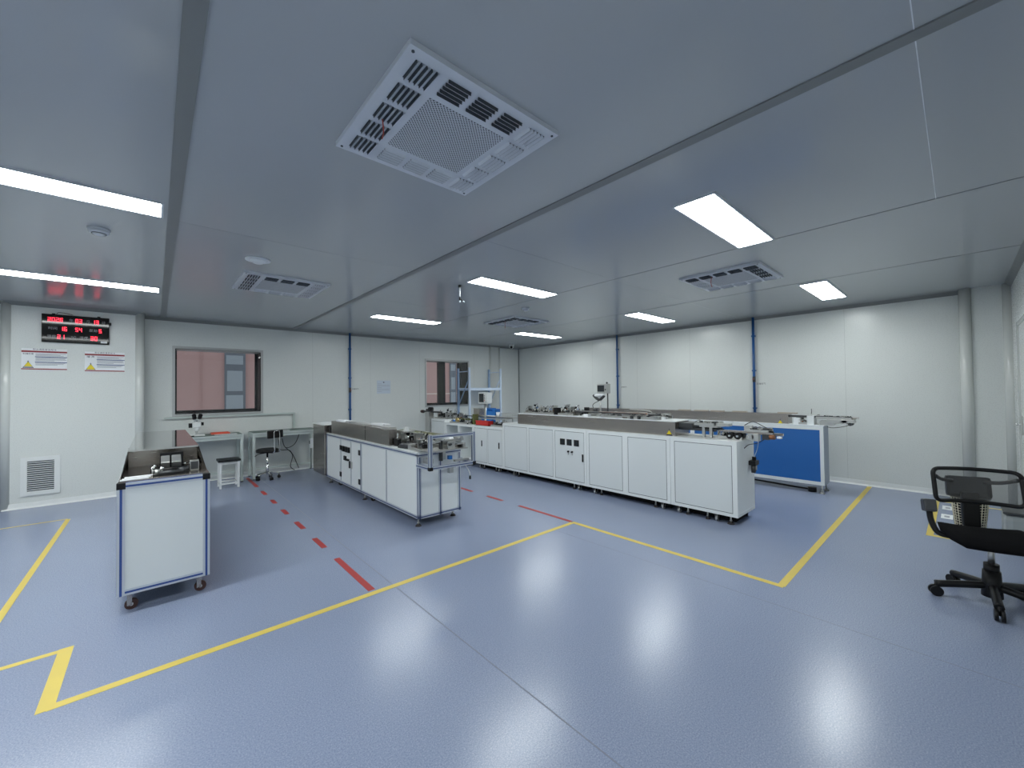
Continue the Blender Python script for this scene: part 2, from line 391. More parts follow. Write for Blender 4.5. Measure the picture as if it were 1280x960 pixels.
# neighbouring building beyond the windows
nb = thing('neighbouring_building', 'pink clad building with grey windows seen outside through both windows', 'building', (4, 12, -1))
FY = 12.0
MB().box(-4, 14, FY, FY+.3, -1, 6, 'pink').box(5.5, 14, FY-.02, FY+.01, 1.36, 1.39, 'pinkl').build('facade', nb)
for (a, b, zz0, zz1) in ((1.27, 1.70, -.5, 3.6), (7.76, 8.02, -.5, 3.6)):
    f = MB().box(a, b, FY-.04, FY+.02, zz0, zz1, 'fwin').build('window', nb)
    MB().box(a+.05, b-.06, FY-.05, FY-.03, 1.52, 2.02 if a < 5 else 1.95, 'fwinl').box(a+.03, b-.05, FY-.05, FY-.03, 2.18, 2.4, 'fwinl').box(a+.03, b-.05, FY-.05, FY-.03, .6, 1.42, 'fwinl').build('pane', f)
MB().box(.805, .822, FY-.02, FY+.01, -1, 6, 'pink').build('downpipe', nb)
MB().box(9.0, 9.3, FY-.05, FY+.01, -1, 6, 'fwin').build('downpipe', nb)

# ------------------------------------------------------------------ ceiling lights
def light(x0, x1, y0, y1, label):
    t = thing('ceiling_light', label, 'ceiling light', ((x0+x1)/2, (y0+y1)/2, H0), 0, 'flat ceiling light panels')
    e = .012
    MB().box(x0-e, x1+e, y0-e, y0, H0-.012, H0, 'plate').box(x0-e, x1+e, y1, y1+e, H0-.012, H0, 'plate').box(x0-e, x0, y0, y1, H0-.012, H0, 'plate').box(x1, x1+e, y0, y1, H0-.012, H0, 'plate').build('frame', t)
    MB().box(x0, x1, y0, y1, H0-.009, H0-.001, 'lamp').build('diffuser', t)
light(2.60, 3.77, 1.0, 1.25, 'nearest long bright ceiling panel, right of centre by the grey joint')
light(5.74, 6.95, 1.0, 1.25, 'short looking bright ceiling panel nearest the right wall door end')
light(2.60, 3.80, 3.38, 3.63, 'bright ceiling panel between the hanging nozzles and the middle smoke detector')
light(5.74, 6.97, 3.38, 3.63, 'bright ceiling panel above the middle of the right wall')
light(2.60, 3.77, 6.08, 6.33, 'bright ceiling panel farthest left of the three above the back row')
light(5.74, 6.98, 6.08, 6.33, 'bright ceiling panel in the far right corner by the dome camera')
light(-2.4, .028, 3.37, 3.62, 'long bright ceiling strip at left, the nearer one before the smoke detector')
light(-2.4, .028, 6.08, 6.33, 'long bright ceiling strip at left above the red digit clock')
light(-2.4, .028, 1.0, 1.25, 'long bright ceiling strip at far left, just outside the picture')

# ------------------------------------------------------------------ ceiling supply diffusers
def diffuser(x0, y0, S, label):
    t = thing('air_supply_diffuser', label, 'air vent', (x0+S/2, y0+S/2, H0), 0, 'square louvred air supply plates in the ceiling')
    z0 = H0-.022
    MB().box(x0, x0+S, y0, y0+S, z0, H0, 'plate').build('plate', t)
    lv = MB(); g = S/5.9; cell = (S-.06)/5; n = 5
    for i in range(5):
        for j in range(5):
            if 0 < i < 4 and 0 < j < 4: continue
            cx = x0+.03+cell*(i+.5); cy = y0+.03+cell*(j+.5); hw = cell*.38; st = 2*hw/n
            alongy = i in (0, 4)
            sgn = (-1 if i == 0 else 1) if alongy else (-1 if j == 0 else 1)
            for k in range(n):
                c = (cx if alongy else cy)-hw+st*(k+.5); w = st*.30
                a, b = c+sgn*w, c-sgn*w      # a: open edge, b: hinge edge
                P = [(a, z0), (a, z0-.012), (b, z0)]
                o0 = (cy if alongy else cx)-hw; o1 = o0+2*hw
                def q(u, v, zz): return (u, v, zz) if alongy else (v, u, zz)
                lv.quad(q(a, o0, z0-.012), q(a, o1, z0-.012), q(b, o1, z0), q(b, o0, z0), 'plate')
                lv.quad(q(a, o0, z0-.0005), q(a, o1, z0-.0005), q(a-sgn*.001, o1, z0-.012), q(a-sgn*.001, o0, z0-.012), 'gap')
                lv.quad(q(a+sgn*st*.22, o0, z0-.0006), q(a+sgn*st*.22, o1, z0-.0006), q(a, o1, z0-.0006), q(a, o0, z0-.0006), 'gap')
    lv.build('louvres', t)
    a = .03+cell*1.08
    MB().box(x0+a, x0+S-a, y0+a, y0+S-a, z0-.0015, z0+.001, 'perf').build('perforated_screen', t)
    for u in (.022, S-.022):
        for v in (.022, S-.022): MB().cyl((x0+u, y0+v, z0-.003), (x0+u, y0+v, z0), .006, 'gap', seg=10).build('screw', t)
    return t
diffuser(.655, 1.24, .765, 'large white louvred air supply plate nearest, top centre of the ceiling')
diffuser(.655, 4.70, .82, 'louvred air supply plate at left, behind the round white ceiling disc')
diffuser(4.34, 1.265, .79, 'louvred air supply plate at right between the two short light panels')
diffuser(4.38, 4.82, .82, 'louvred air supply plate at the far centre beyond the small smoke detector')
def ribbon(x, y, label, L=.09):
    o = MB().tube([(x, y, H0-.03), (x+.01, y+.012, H0-.03-L*.5), (x-.004, y-.004, H0-.03-L)], .003, 'ribbon', seg=6).build('ribbon', loc=(x, y, H0-.03))
    tag(o, label, 'ribbon', 'thin red ribbons hanging from the air supply plates')
ribbon(.74, 1.66, 'thin red ribbon hanging from the nearest air supply plate')
ribbon(4.45, 1.75, 'thin red ribbon hanging from the air supply plate at right', .11)
ribbon(4.5, 5.2, 'thin dark red ribbon hanging from the far centre air supply plate', .12)

# smoke detectors etc
def smoke(x, y, label, r=.055, dark=True):
    t = thing('smoke_detector', label, 'smoke detector', (x, y, H0))
    MB().cyl((x, y, H0-.014), (x, y, H0), r, 'plate', seg=28).cyl((x, y, H0-.034), (x, y, H0-.014), r*.8, 'plate', r1=r*.95, seg=28).build('housing', t)
    MB().cyl((x, y, H0-.038), (x, y, H0-.033), r*.66, 'gap', seg=28).cyl((x, y, H0-.046), (x, y, H0-.038), r*.4, 'plate', r1=r*.6, seg=24).build('sensor_cap', t)
smoke(-.31, 4.2, 'round smoke detector at left between the two long light strips', .062)
smoke(4.10, 4.27, 'small round smoke detector beyond the middle light panel', .06)
t = thing('ceiling_disc', 'round white plastic disc on the ceiling left of a supply plate', 'ceiling sensor', (.70, 4.25, H0))
MB().cyl((.70, 4.25, H0-.010), (.70, 4.25, H0), .10, 'seaml', seg=36).build('base_ring', t)
MB().sph((.70, 4.25, H0-.008), .062, 'seaml', (1, 1, .55), 24).build('dome', t)
t = thing('dome_camera', 'small white dome security camera on ceiling at far corner', 'camera', (7.05, 7.9, H0))
MB().cyl((7.05, 7.9, H0-.04), (7.05, 7.9, H0), .07, 'base', seg=24).build('mount', t)
MB().sph((7.05, 7.9, H0-.06), .06, 'base', (1, 1, 1), 20).build('housing', t)
MB().sph((7.01, 7.86, H0-.08), .035, 'black', (1, 1, 1), 16).build('lens', t)
t = thing('hanging_nozzle', 'thin white hanging nozzle with black joint and two tips, ceiling centre', 'nozzle', (2.62, 3.82, H0))
x, y = 2.62, 3.82
MB().box(x-.012, x+.012, y-.012, y+.012, H0-.03, H0, 'dark').build('mount', t)
MB().cyl((x, y, H0-.14), (x, y, H0-.03), .009, 'seaml').build('tube', t)
MB().cyl((x, y, H0-.18), (x, y, H0-.14), .010, 'black').cyl((x, y, H0-.155), (x+.03, y-.02, H0-.185), .007, 'black').build('joint', t)
MB().cyl((x, y, H0-.20), (x, y, H0-.18), .008, 'seaml').build('tip', t)
MB().cyl((x+.03, y-.02, H0-.185), (x+.045, y-.03, H0-.20), .008, 'seaml').build('tip', t)

# ------------------------------------------------------------------ left wall panel: clock, signs, return grille
ck = thing('digital_clock', 'black wall clock with red glowing date, time and temperature digits', 'clock', (-.80, PY, 2.17))
cx0, cx1, cz0, cz1 = -1.12, -.487, 2.168, 2.545; cy = PY-.035
MB().box(cx0, cx1, cy, PY-.001, cz0, cz1, 'clockp', .004).build('housing', ck)
SEG = {'0': 'abcdef', '1': 'bc', '2': 'abged', '3': 'abgcd', '4': 'fgbc', '5': 'afgcd', '6': 'afgedc', '7': 'abc', '8': 'abcdefg', '9': 'abcdfg'}
def digits(s, x, z, h, parent):
    mb = MB(); w = h*.50; t = h*.10; yy = cy-.0015
    for ch in s:
        if ch == ' ': x += w*1.35; continue
        for q in SEG[ch]:
            a = {'a': (x, x+w, z+h-t, z+h), 'd': (x, x+w, z, z+t), 'g': (x, x+w, z+h/2-t/2, z+h/2+t/2),
                 'f': (x, x+t, z+h/2, z+h), 'b': (x+w-t, x+w, z+h/2, z+h), 'e': (x, x+t, z, z+h/2), 'c': (x+w-t, x+w, z, z+h/2)}[q]
            mb.box(a[0], a[1], yy, cy+.001, a[2], a[3], 'clockr')
        x += w*1.38
    o = mb.build('digits', parent); o['label'] = 'glowing red digits'
Rw = (PI/2, 0, 0)
h = .052; zr = [cz1-.045-h, cz1-.165-h, cz1-.275-h]
digits('2026', cx0+.055, zr[0], h, ck); digits('03', cx0+.305, zr[0], h, ck); digits('13', cx0+.465, zr[0], h, ck)
digits('16', cx0+.165, zr[1], h, ck); digits('54', cx0+.305, zr[1], h, ck); digits('5', cx0+.53, zr[1], h, ck)
digits('21', cx0+.14, zr[2], h*1.05, ck); digits('30', cx0+.45, zr[2], h*1.05, ck)
for s, xx, r in (('年', .265, 0), ('月', .425, 0), ('日', .575, 0), ('时间', .10, 1), ('星期', .475, 1), ('温度', .09, 2), ('℃', .29, 2), ('湿度', .385, 2)):
    text(s, .042, (cx0+xx, cy-.0008, zr[r]+h/2), Rw, 'clockg', 'legend', ck)
bx('sticker', cx1-.085, cx1-.02, cy-.001, cy+.001, cz0+.018, cz0+.045, 'paper', ck)
MB().tube([(cx0+.13, PY-.02, cz1), (cx0+.15, PY-.02, cz1+.03), (cx0+.22, PY-.02, cz1+.025), (cx0+.28, PY-.015, cz1+.01)], .003, 'black').build('cable', ck)
bx('hanger', cx0+.09, cx0+.12, PY-.03, PY-.01, cz1-.002, cz1+.012, 'black', ck)
bx('hanger', cx1-.12, cx1-.09, PY-.03, PY-.01, cz1-.002, cz1+.014, 'black', ck)
bx('sensor_plug', cx1-.002, cx1+.02, PY-.04, PY-.015, cz1-.10, cz1-.06, 'black', ck)

def warn_tri(x, z, s, y, parent, name='warning_triangle', ax='y'):
    mb = MB()
    for k, (f, m) in enumerate(((1.0, 'ink'), (.72, 'warn'))):
        hh = s*.866*f; w = s*f/2; e = .0006*(k+1); zz = z+s*.866*.5-hh*.5-(s*.866*(1-f)*.12)
        if ax == 'y': mb.prism([(x-w, zz-hh/2+s*.0), (x+w, zz-hh/2), (x, zz+hh/2)], 'y', y-e, y, m)
        else: mb.prism([(x-w, zz-hh/2), (x+w, zz-hh/2), (x, zz+hh/2)], 'x', y-e, y, m)
    # bolt
    b = [(.03, .28), (-.12, -.02), (-.01, -.02), (-.06, -.24), (.12, .06), (.01, .06)]
    zz = z+s*.40
    mb.prism([(x+p[0]*s*.75*(1 if ax == 'y' else -1), zz+p[1]*s*.75) for p in b], ax, y-.0019, y-.0005, 'ink')
    return mb.build(name, parent)
def sign(x0, x1, z0, z1, head, sub, label):
    t = thing('safety_sign', label, 'safety sign', ((x0+x1)/2, PY, z0), 0, 'hazard notices under the clock')
    y = PY; w = x1-x0; hh = z1-z0
    MB().box(x0, x1, y-.002, y, z0, z1, 'paper').build('sheet', t)
    MB().box(x0, x1, y-.003, y-.001, z1-.052, z1-.030, 'maroon').box(x0, x1, y-.003, y-.001, z0, z0+.014, 'maroon').build('red_bands', t)
    text('职业病危害告知卡', .026, ((x0+x1)/2+.0, y-.0025, z1-.014), Rw, 'ink', 'title', t)
    text(head, .034 if len(head) < 4 else .0235, (x0+w*.145, y-.0025, z1-.074), Rw, 'ink', 'heading', t)
    warn_tri(x0+w*.145, z0+.062, .098, y-.0022, t)
    MB().box(x0+w*.05, x0+w*.24, y-.003, y-.001, z0+.026, z0+.040, sub).build('caption_bar', t)
    nb_ = MB()
    for zz in (z1-.105, z1-.175): nb_.box(x0+w*.29, x1, y-.003, y-.001, zz-.010, zz, 'navy')
    nb_.build('blue_bands', t)
    ln = MB()
    for zz, wd in ((.066, .98), (.078, .8), (.090, .9), (.120, .97), (.132, .95), (.144, .99), (.156, .6), (.190, .95), (.202, .9), (.214, .7)):
        ln.box(x0+w*.30, x0+w*.30+w*.69*wd, y-.0028, y-.001, z1-zz-.006, z1-zz, 'inkg')
    ln.build('text_lines', t)
sign(-1.293, -.893, 1.80, 2.078, '机械伤害', 'inkg', 'left hazard notice sheet with yellow triangle under the clock')
sign(-.728, -.330, 1.79, 2.064, '噪 声', 'warn', 'right hazard notice sheet with yellow triangle and caption under the clock')

g = thing('return_air_grille', 'white slatted return air grille low on the left wall', 'air vent', (-1.12, PY, .16))
gx0, gx1, gz0, gz1 = -1.29, -.945, .155, .655
MB().box(gx0, gx1, PY-.018, PY, gz0, gz0+.055, 'base').box(gx0, gx1, PY-.018, PY, gz1-.055, gz1, 'base').box(gx0, gx0+.055, PY-.018, PY, gz0+.055, gz1-.055, 'base').box(gx1-.055, gx1, PY-.018, PY, gz0+.055, gz1-.055, 'base').build('frame', g)
MB().box(gx0+.05, gx1-.05, PY-.003, PY-.001, gz0+.05, gz1-.05, 'gap').build('opening', g)
sl = MB(); n = 14
for k in range(n):
    zz = gz0+.06+(gz1-gz0-.12)*(k+.5)/n
    sl.box(gx0+.052, gx1-.052, PY-.014, PY-.006, zz-.0045, zz+.0045, 'base', rot=(.35, 0, 0))
sl.build('slats', g)

# ------------------------------------------------------------------ pipes on walls
def wpipe(axis, pos, label, valve=None, txt=True):
    if axis == 'y': p = lambda d, z: (pos, YB-d, z)
    else: p = lambda d, z: (XR-d, pos, z)
    t = thing('air_pipe', label, 'pipe', p(.04, 0), 0, 'blue vertical air pipes')
    MB().cyl(p(.04, .9 if axis == 'x' else .35), p(.04, H0), .020, 'pipe', seg=16).build('tube', t)
    for z in (1.1, 1.75, 2.35):
        q = p(.025, z)
        MB().box(q[0]-.028, q[0]+.028, q[1]-.028, q[1]+.028, z-.012, z+.012, 'pipe').build('clamp', t)
    if valve:
        v = MB(); q = p(.04, valve); v.cyl(p(.04, valve-.05), p(.04, valve+.05), .024, 'dark', seg=12)
        if axis == 'x': v.cyl(p(.04, valve), p(.10, valve), .008, 'maroon')
        else: v.cyl(p(.04, valve), p(.10, valve), .008, 'maroon')
        v.build('valve', t)
    return t
wpipe('y', 3.005, 'blue vertical pipe on the back wall right of the wide window', 1.5)
wpipe('x', 5.12, 'blue vertical pipe on the right wall, the far one beside the control screen')
wpipe('x', 2.375, 'blue vertical pipe on the right wall above the blue machine', 1.60)
tag(text('压缩空气', .035, (XR-.001, 2.28, 1.52), (PI/2, 0, -PI/2), 'ink', 'wall_lettering'), 'tiny dark lettering right of the nearer pipe on the right wall', 'lettering')
tag(text('压缩空气', .035, (XR-.001, 4.98, 1.50), (PI/2, 0, -PI/2), 'ink', 'wall_lettering'), 'tiny dark lettering right of the far pipe on the right wall', 'lettering')
tag(text('压缩空气', .035, (3.13, YB-.001, 1.52), (PI/2, 0, 0), 'ink', 'wall_lettering'), 'tiny dark lettering right of the pipe on the back wall', 'lettering')
nt_ = thing('paper_notice', 'pale printed paper notice on the back wall between pipe and far window', 'notice', (3.74, YB, 1.42))
MB().box(3.59, 3.90, YB-.002, YB, 1.42, 1.705, 'paperb').build('sheet', nt_)
l = MB().box(3.73, 3.76, YB-.003, YB-.001, 1.655, 1.675, 'ink')
for k in range(7): l.box(3.60, 3.60+(.28 if k % 3 else .10), YB-.003, YB-.001, 1.63-k*.028, 1.636-k*.028, 'inkg')
l.build('text_lines', nt_)
ct = MB().box(.11, 1.98, YB-.045, YB-.0015, 1.060, 1.090, 'desk').box(1.95, 1.98, YB-.045, YB-.0015, .80, 1.060, 'desk').build('cable_trunking', loc=(1, YB, .80))
tag(ct, 'pale cable trunking running under the wide window and down to the desk', 'trunking')

# ------------------------------------------------------------------ floor tape
def tape(x0, x1, y0, y1, m, label, cat='floor tape', group=None, z=.0012):
    o = MB().box(x0, x1, y0, y1, .0002, z, m).build('floor_tape', loc=((x0+x1)/2, (y0+y1)/2, 0)); tag(o, label, cat, group)
YT = 'yellow floor tape lines'
tape(-.37, 3.41, 2.825, 2.875, 'yellow', 'long yellow tape line crossing the floor from left foreground to centre', group=YT)
tape(3.395, 3.445, .885, 2.86, 'yellow', 'yellow tape line in front of the long white machine row', group=YT, z=.0014)
tape(3.42, 7.74, .875, .925, 'yellow', 'yellow tape line running from centre foreground to the right wall', group=YT)
tape(-.405, -.345, 2.83, 3.455, 'yellow', 'short thick yellow tape jog at the lower left corner', group=YT, z=.0014)
tape(XL, -.375, 3.41, 3.45, 'yellow', 'yellow tape line leaving the left edge from the short jog', group=YT)
tape(-.775, -.735, 3.45, 7.0, 'yellow', 'yellow tape line at left running away towards the grille', group=YT, z=.0014)
tape(XL, -.76, 7.01, 7.035, 'yellow', 'thin yellow tape line near the left wall below the grille', group=YT)
tape(5.64, 7.33, .20, .25, 'yellow', 'yellow tape line by the small floor stickers behind the mesh chair', group=YT)
tape(7.33, 7.37, -.30, .25, 'yellow', 'yellow tape edge near the right wall column, behind the basket', group=YT, z=.0014)
tape(5.60, 5.66, -.34, .25, 'yellow', 'yellow tape edge under the mesh chair side, nearest the door wall', group=YT, z=.0016)
ordn = ['nearest', 'second', 'third', 'fourth', 'fifth', 'sixth', 'farthest']
for k, (a, b) in enumerate(((2.90, 3.665), (3.99, 4.32), (4.70, 5.01), (5.40, 5.66), (6.03, 6.27), (6.65, 6.93), (7.29, 8.2))):
    tape(1.165, 1.215, a, b, 'red', f'{ordn[k]} dash of the red tape row leading to the desks', group='red tape dashes leading to the desks')
for k, (a, b) in enumerate(((2.88, 3.73), (4.05, 4.38), (4.72, 5.04))):
    tape(3.405, 3.45, a, b, 'red', f"{['nearest', 'middle', 'farthest visible'][k]} dash of the red tape row beside the long white machine", group='red tape dashes beside the long white machine')
for k, x in enumerate((7.02, 6.55, 6.13)):
    t = thing('floor_sticker', f"{['farthest', 'middle', 'nearest'][k]} white paper sticker on the floor inside the small yellow square", 'sticker', (x, .14, 0), 0, 'white floor stickers')
    MB().box(x-.11, x+.11, .08, .17, .0002, .001, 'paper').build('sheet', t)
    MB().box(x-.05, x+.04, .105, .145, .001, .0013, 'inkg').build('print', t)
o = MB().box(1.338, 1.345, YF, 8.0, .00003, .0004, 'fseam').build('trim_90'); o['kind'] = 'structure'
o = MB().box(3.10, 3.105, YF, 2.8, .00003, .0004, 'fseam').build('trim_91'); o['kind'] = 'structure'

# ------------------------------------------------------------------ mechanisms
def mech(root, x0, x1, y0, y1, z, n, seed, hmax=.16, cols=('steell', 'dark', 'black', 'steell', 'steel', 'brass')):
    """small automation parts standing on a machine bed between x0..x1 / y0..y1"""
    r = random.Random(seed); L = y1-y0; st = L/n
    MB().box(x0+.005, x0+.03, y0, y1, z, z+.03, 'steell').build('guide_rail', root); MB().box(x1-.03, x1-.005, y0, y1, z, z+.035, 'steell').build('guide_rail', root)
    for k in range(n):
        y = y0+st*(k+.5); x = r.uniform(x0+.05, x1-.05); w = max(.022, st*.42); hh = max(.045, hmax*r.uniform(.45, 1.0))
        kind = r.choice(('motor', 'bracket', 'air_cylinder', 'slide_block', 'knob_post', 'valve_block', 'bracket'))
        m = MB()
        if kind == 'motor':
            m.box(x-.03, x+.03, y-w*.6, y+w*.6, z, z+hh*.6, 'black', .004).cyl((x, y-w*.5, z+hh*.75), (x, y+w*.5, z+hh*.75), min(.03, w*.5), 'dark').cyl((x, y+w*.4, z+hh*.75), (x, y+w*.9, z+hh*.75), .008, 'steell')
        elif kind == 'bracket':
            m.box(x-.05, x+.05, y-.008, y+.008, z, z+hh, 'steell').box(x-.05, x+.05, y-w, y+w, z+hh-.012, z+hh, 'steell').box(x-.05, x+.05, y-w*.8, y+w*.8, z, z+.01, 'steell').cyl((x-.03, y-w*.7, z+hh*.5), (x+.04, y+w*.7, z+hh*.6), min(.012, hh*.22), r.choice(('copper', 'black', 'dark', 'chrome')))
        elif kind == 'air_cylinder':
            m.cyl((x-.06, y, z+hh*.6), (x+.05, y, z+hh*.6), .016, r.choice(('steell', 'dark'))).cyl((x+.05, y, z+hh*.6), (x+.10, y, z+hh*.6), .005, 'chrome').box(x-.05, x-.03, y-.02, y+.02, z, z+hh*.72, 'black').box(x+.02, x+.045, y-.02, y+.02, z, z+hh*.72, 'black')
        elif kind == 'slide_block':
            m.box(x-.06, x+.06, y-w, y+w, z, z+hh*.35, 'steell', .004).box(x-.03, x+.03, y-w*.6, y+w*.6, z+hh*.35, z+hh*.6, 'dark').box(x-.012, x+.012, y-w*.3, y+w*.3, z+hh*.6, z+hh*.95, 'steell')
        elif kind == 'knob_post':
            m.cyl((x, y, z), (x, y, z+hh), .009, 'chrome').cyl((x, y, z+hh*.8), (x, y, z+hh*.98), .022, 'black', seg=12).box(x-.03, x+.03, y-.02, y+.02, z, z+.02, 'dark').cyl((x-.04, y, z+hh*.55), (x+.04, y, z+hh*.55), .007, 'steell')
        else:
            m.box(x-.04, x+.04, y-w*.8, y+w*.8, z, z+hh*.5, 'steel', .003)
            for q in range(3): m.cyl((x-.02+q*.02, y, z+hh*.5), (x-.02+q*.02, y, z+hh*.72), .006, r.choice(('black', 'steell', 'bluep')))
        m.build(kind, root)
        if r.random() < .45:
            MB().tube([(x, y, z+hh*.6), (x+.04, y+st*.4, z+hh*1.1), (x+.02, y+st*.9, z+hh*.8), (x, y+st*1.1, z+.02)], .0035, r.choice(('black', 'black', 'steell')), seg=6).build('air_hose', root)

# ------------------------------------------------------------------ left wheeled machine
LM = thing('wheeled_test_bench', 'white panelled wheeled machine at left with blue striped aluminium edges and steel hood', 'machine', (.06, 4.9, 0))
x0, x1, y0, y1, z0, z1 = -.185, .305, 3.70, 6.35, .125, .865; s = .04
for (x, y) in ((x0+s/2, y0+s/2), (x1-s/2, y0+s/2), (x0+s/2, y1-s/2), (x1-s/2, y1-s/2)):
    profile_bar(MB(), (x, y, z0), (x, y, z1-s)).build('post', LM)
for z in (z0+s/2, z1-s/2):
    for y in (y0+s/2, y1-s/2): profile_bar(MB(), (x0+s, y, z), (x1-s, y, z)).build('rail', LM)
    for x in (x0+s/2, x1-s/2): profile_bar(MB(), (x, y0+s, z), (x, y1-s, z)).build('rail', LM)
for x in (x0+s/2, x1-s/2):
    for y in (y0+s/2, y1-s/2): bx('corner_cap', x-.0225, x+.0225, y-.0225, y+.0225, z1-s, z1+.002, 'black', LM, .003)
bx('end_panel', x0+s-.002, x1-s+.002, y0+.005, y0+.016, z0+s-.002, z1-s+.002, 'whited', LM)
bx('end_panel', x0+s, x1-s, y1-.016, y1-.008, z0+s, z1-s, 'whited', LM)
for x in (x0+.012, x1-.018): bx('side_panel', x, x+.006, y0+s, y1-s, z0+s, z1-s, 'whited', LM)
bx('table_top', x0+.004, x1-.004, y0+.03, y1-.03, z1-.004, z1+.008, 'steel', LM)
for x in (x0+.06, x1-.06):
    for y in (y0+.08, y1-.08): caster(LM, x, y, z0)
# steel hood: trapezoid tunnel open at the near end
T = z1+.008; ht = 1.045
hd = MB(); ya, yb = 4.06, 5.95; th = .004
hd.quad((-.145, ya, ht), (.262, ya, ht), (.262, yb, ht), (-.145, yb, ht), 'mirror')
hd.quad((-.145, ya, ht-th), (.262, ya, ht-th), (.262, yb, ht-th), (-.145, yb, ht-th), 'steel')
hd.quad((-.145, ya, ht), (.262, ya, ht), (.262, ya, ht-.012), (-.145, ya, ht-.012), 'steell')
hd.quad((-.145, ya, ht), (-.175, ya-.20, T), (-.175, yb, T), (-.145, yb, ht), 'steell')
hd.quad((-.141, ya, ht), (-.171, ya-.20, T), (-.171, yb, T), (-.141, yb, ht), 'steel')
hd.quad((.262, ya, ht), (.298, ya-.22, T), (.298, yb, T), (.262, yb, ht), 'mirror')
hd.quad((.258, ya, ht), (.294, ya-.22, T), (.294, yb, T), (.258, yb, ht), 'steel')
hd.quad((-.145, yb, ht), (.262, yb, ht), (.298, yb, T), (-.175, yb, T), 'steel')
hd.build('steel_hood', LM)
bx('inner_baffle', -.155, .275, 4.42, 4.425, T, ht-.02, 'steel', LM)
MB().box(.02, .17, 3.96, 4.05, T, T+.045, 'black').box(.035, .085, 3.90, 3.99, T+.04, T+.105, 'steell', .005, (.5, 0, 0)).box(.095, .15, 3.90, 3.99, T+.04, T+.105, 'steell', .005, (.5, 0, 0)).box(.03, .165, 4.02, 4.06, T+.04, T+.135, 'black', .003).build('clamp_jaw', LM)
MB().cyl((-.02, 3.92, T+.018), (.19, 3.90, T+.022), .022, 'black').cyl((.02, 3.82, T+.015), (.16, 3.82, T+.015), .015, 'dark').cyl((0, 3.86, T+.02), (.03, 3.86, T+.02), .02, 'steell').cyl((.13, 3.86, T+.02), (.19, 3.88, T+.02), .018, 'dark').box(-.01, .19, 3.80, 3.97, T, T+.012, 'black').build('roller_drive', LM)
for k, (x, y) in enumerate(((-.01, 3.90), (.0, 3.98), (.175, 3.98), (.205, 3.95), (.04, 3.84))):
    MB().cyl((x, y, T), (x, y, T+.04), .006, 'steell').sph((x, y, T+.045), .013, 'chrome').build('knob', LM)
MB().box(.20, .255, 3.90, 3.95, T, T+.075, 'steell', .003).box(.205, .25, 3.898, 3.902, T+.008, T+.066, 'dark').build('steel_block', LM)
for k, (a, b, y, L) in enumerate(((-.165, -.02, 3.80, 0), (-.155, -.005, 3.86, 0), (-.172, -.03, 3.745, 0))):
    o = MB().box(a, b, y-.012, y+.012, T+.001, T+.008, 'paper', .002, (0, 0, .12)).build('white_strip', loc=((a+b)/2, y, T))
    tag(o, f"{['middle', 'farthest', 'nearest'][k]} white plastic strip on the near left corner of the wheeled bench", 'plastic strip', 'white strips on the wheeled bench')

# ------------------------------------------------------------------ second machine (aluminium frame)
MM = thing('aluminium_frame_machine', 'centre machine in blue grey aluminium profile frame with steel covers and protruding cage', 'machine', (2.36, 5.5, 0))
x0, x1, y0, y1, z0, z1 = 2.10, 2.645, 3.87, 6.93, .085, .785; s = .038; Z1 = z1
for (x, y) in ((x0+s/2, y0+s/2), (x1-s/2, y0+s/2), (x0+s/2, 5.47), (x1-s/2, 5.47), (x0+s/2, y1-s/2), (x1-s/2, y1-s/2), (2.372, y0+s/2)):
    profile_bar(MB(), (x, y, z0), (x, y, z1-s), s, 'slotg').build('post', MM)
for z in (z0+s/2, z1-s/2):
    for y in (y0+s/2, y1-s/2): profile_bar(MB(), (x0, y, z), (x1, y, z), s, 'slotg').build('rail', MM)
    for x in (x0+s/2, x1-s/2): profile_bar(MB(), (x, y0+s, z), (x, y1, z), s, 'slotg').build('rail', MM)
for a, b in ((3.91, 4.655), (4.685, 5.445), (5.495, 5.83), (5.86, 6.25), (6.28, 6.90)):
    bx('side_panel', x0+.006, x0+.014, a, b, z0+s, z1-s, 'white', MM)
for y in (4.67, 5.845, 6.265): bx('divider', x0, x0+.02, y-.012, y+.012, z0+s, z1-s, 'alu', MM)
bx('side_panel', x1-.014, x1-.006, 3.91, 6.90, z0+s, z1-s, 'white', MM)
for a, b in ((x0+s, 2.353), (2.391, x1-s)): bx('end_panel', a, b, y0+.008, y0+.016, z0+s, z1-s, 'white', MM)
bx('table_top', x0+.002, x1-.002, y0+.005, y1, z1, z1+.012, 'white', MM)
for y, z in ((6.265, .62), (6.265, .22), (5.52, .62), (5.52, .22)): bx('hinge', x0-.006, x0+.004, y-.03, y+.03, z-.035, z+.035, 'black', MM)
for y in (6.15, 6.03, 5.93): bx('gauge', x0-.012, x0+.008, y-.042, y+.042, .575, .655, 'black', MM, .004)
bx('gauge', x0-.010, x0+.008, 6.03, 6.12, .45, .515, 'black', MM, .004)
for y in (5.98, 5.93): MB().cyl((x0-.02, y, .47), (x0+.008, y, .47), .014, 'black').build('switch', MM)
bx('door_handle', x0-.012, x0+.008, 5.87, 5.90, .36, .46, 'dark', MM, .004)
bx('door_handle', x0-.008, x0+.008, 5.80, 5.815, .36, .46, 'steell', MM)
for x, y in ((x0+.03, 3.93), (x1-.04, 3.98), (x0+.03, 5.4), (x0+.03, 6.8), (x1-.04, 5.4), (x1-.04, 6.8)): foot(MM, x, y, z0, .034)
for y in (5.25, 6.5): caster(MM, x0+.07, y, z0, .03, 'rubber')
TZ = z1+.012
bx('steel_cover', 2.125, 2.225, 4.63, 5.37, TZ, TZ+.195, 'steel', MM)
bx('steel_cover', 2.125, 2.225, 5.385, 6.76, TZ, TZ+.20, 'steel', MM)
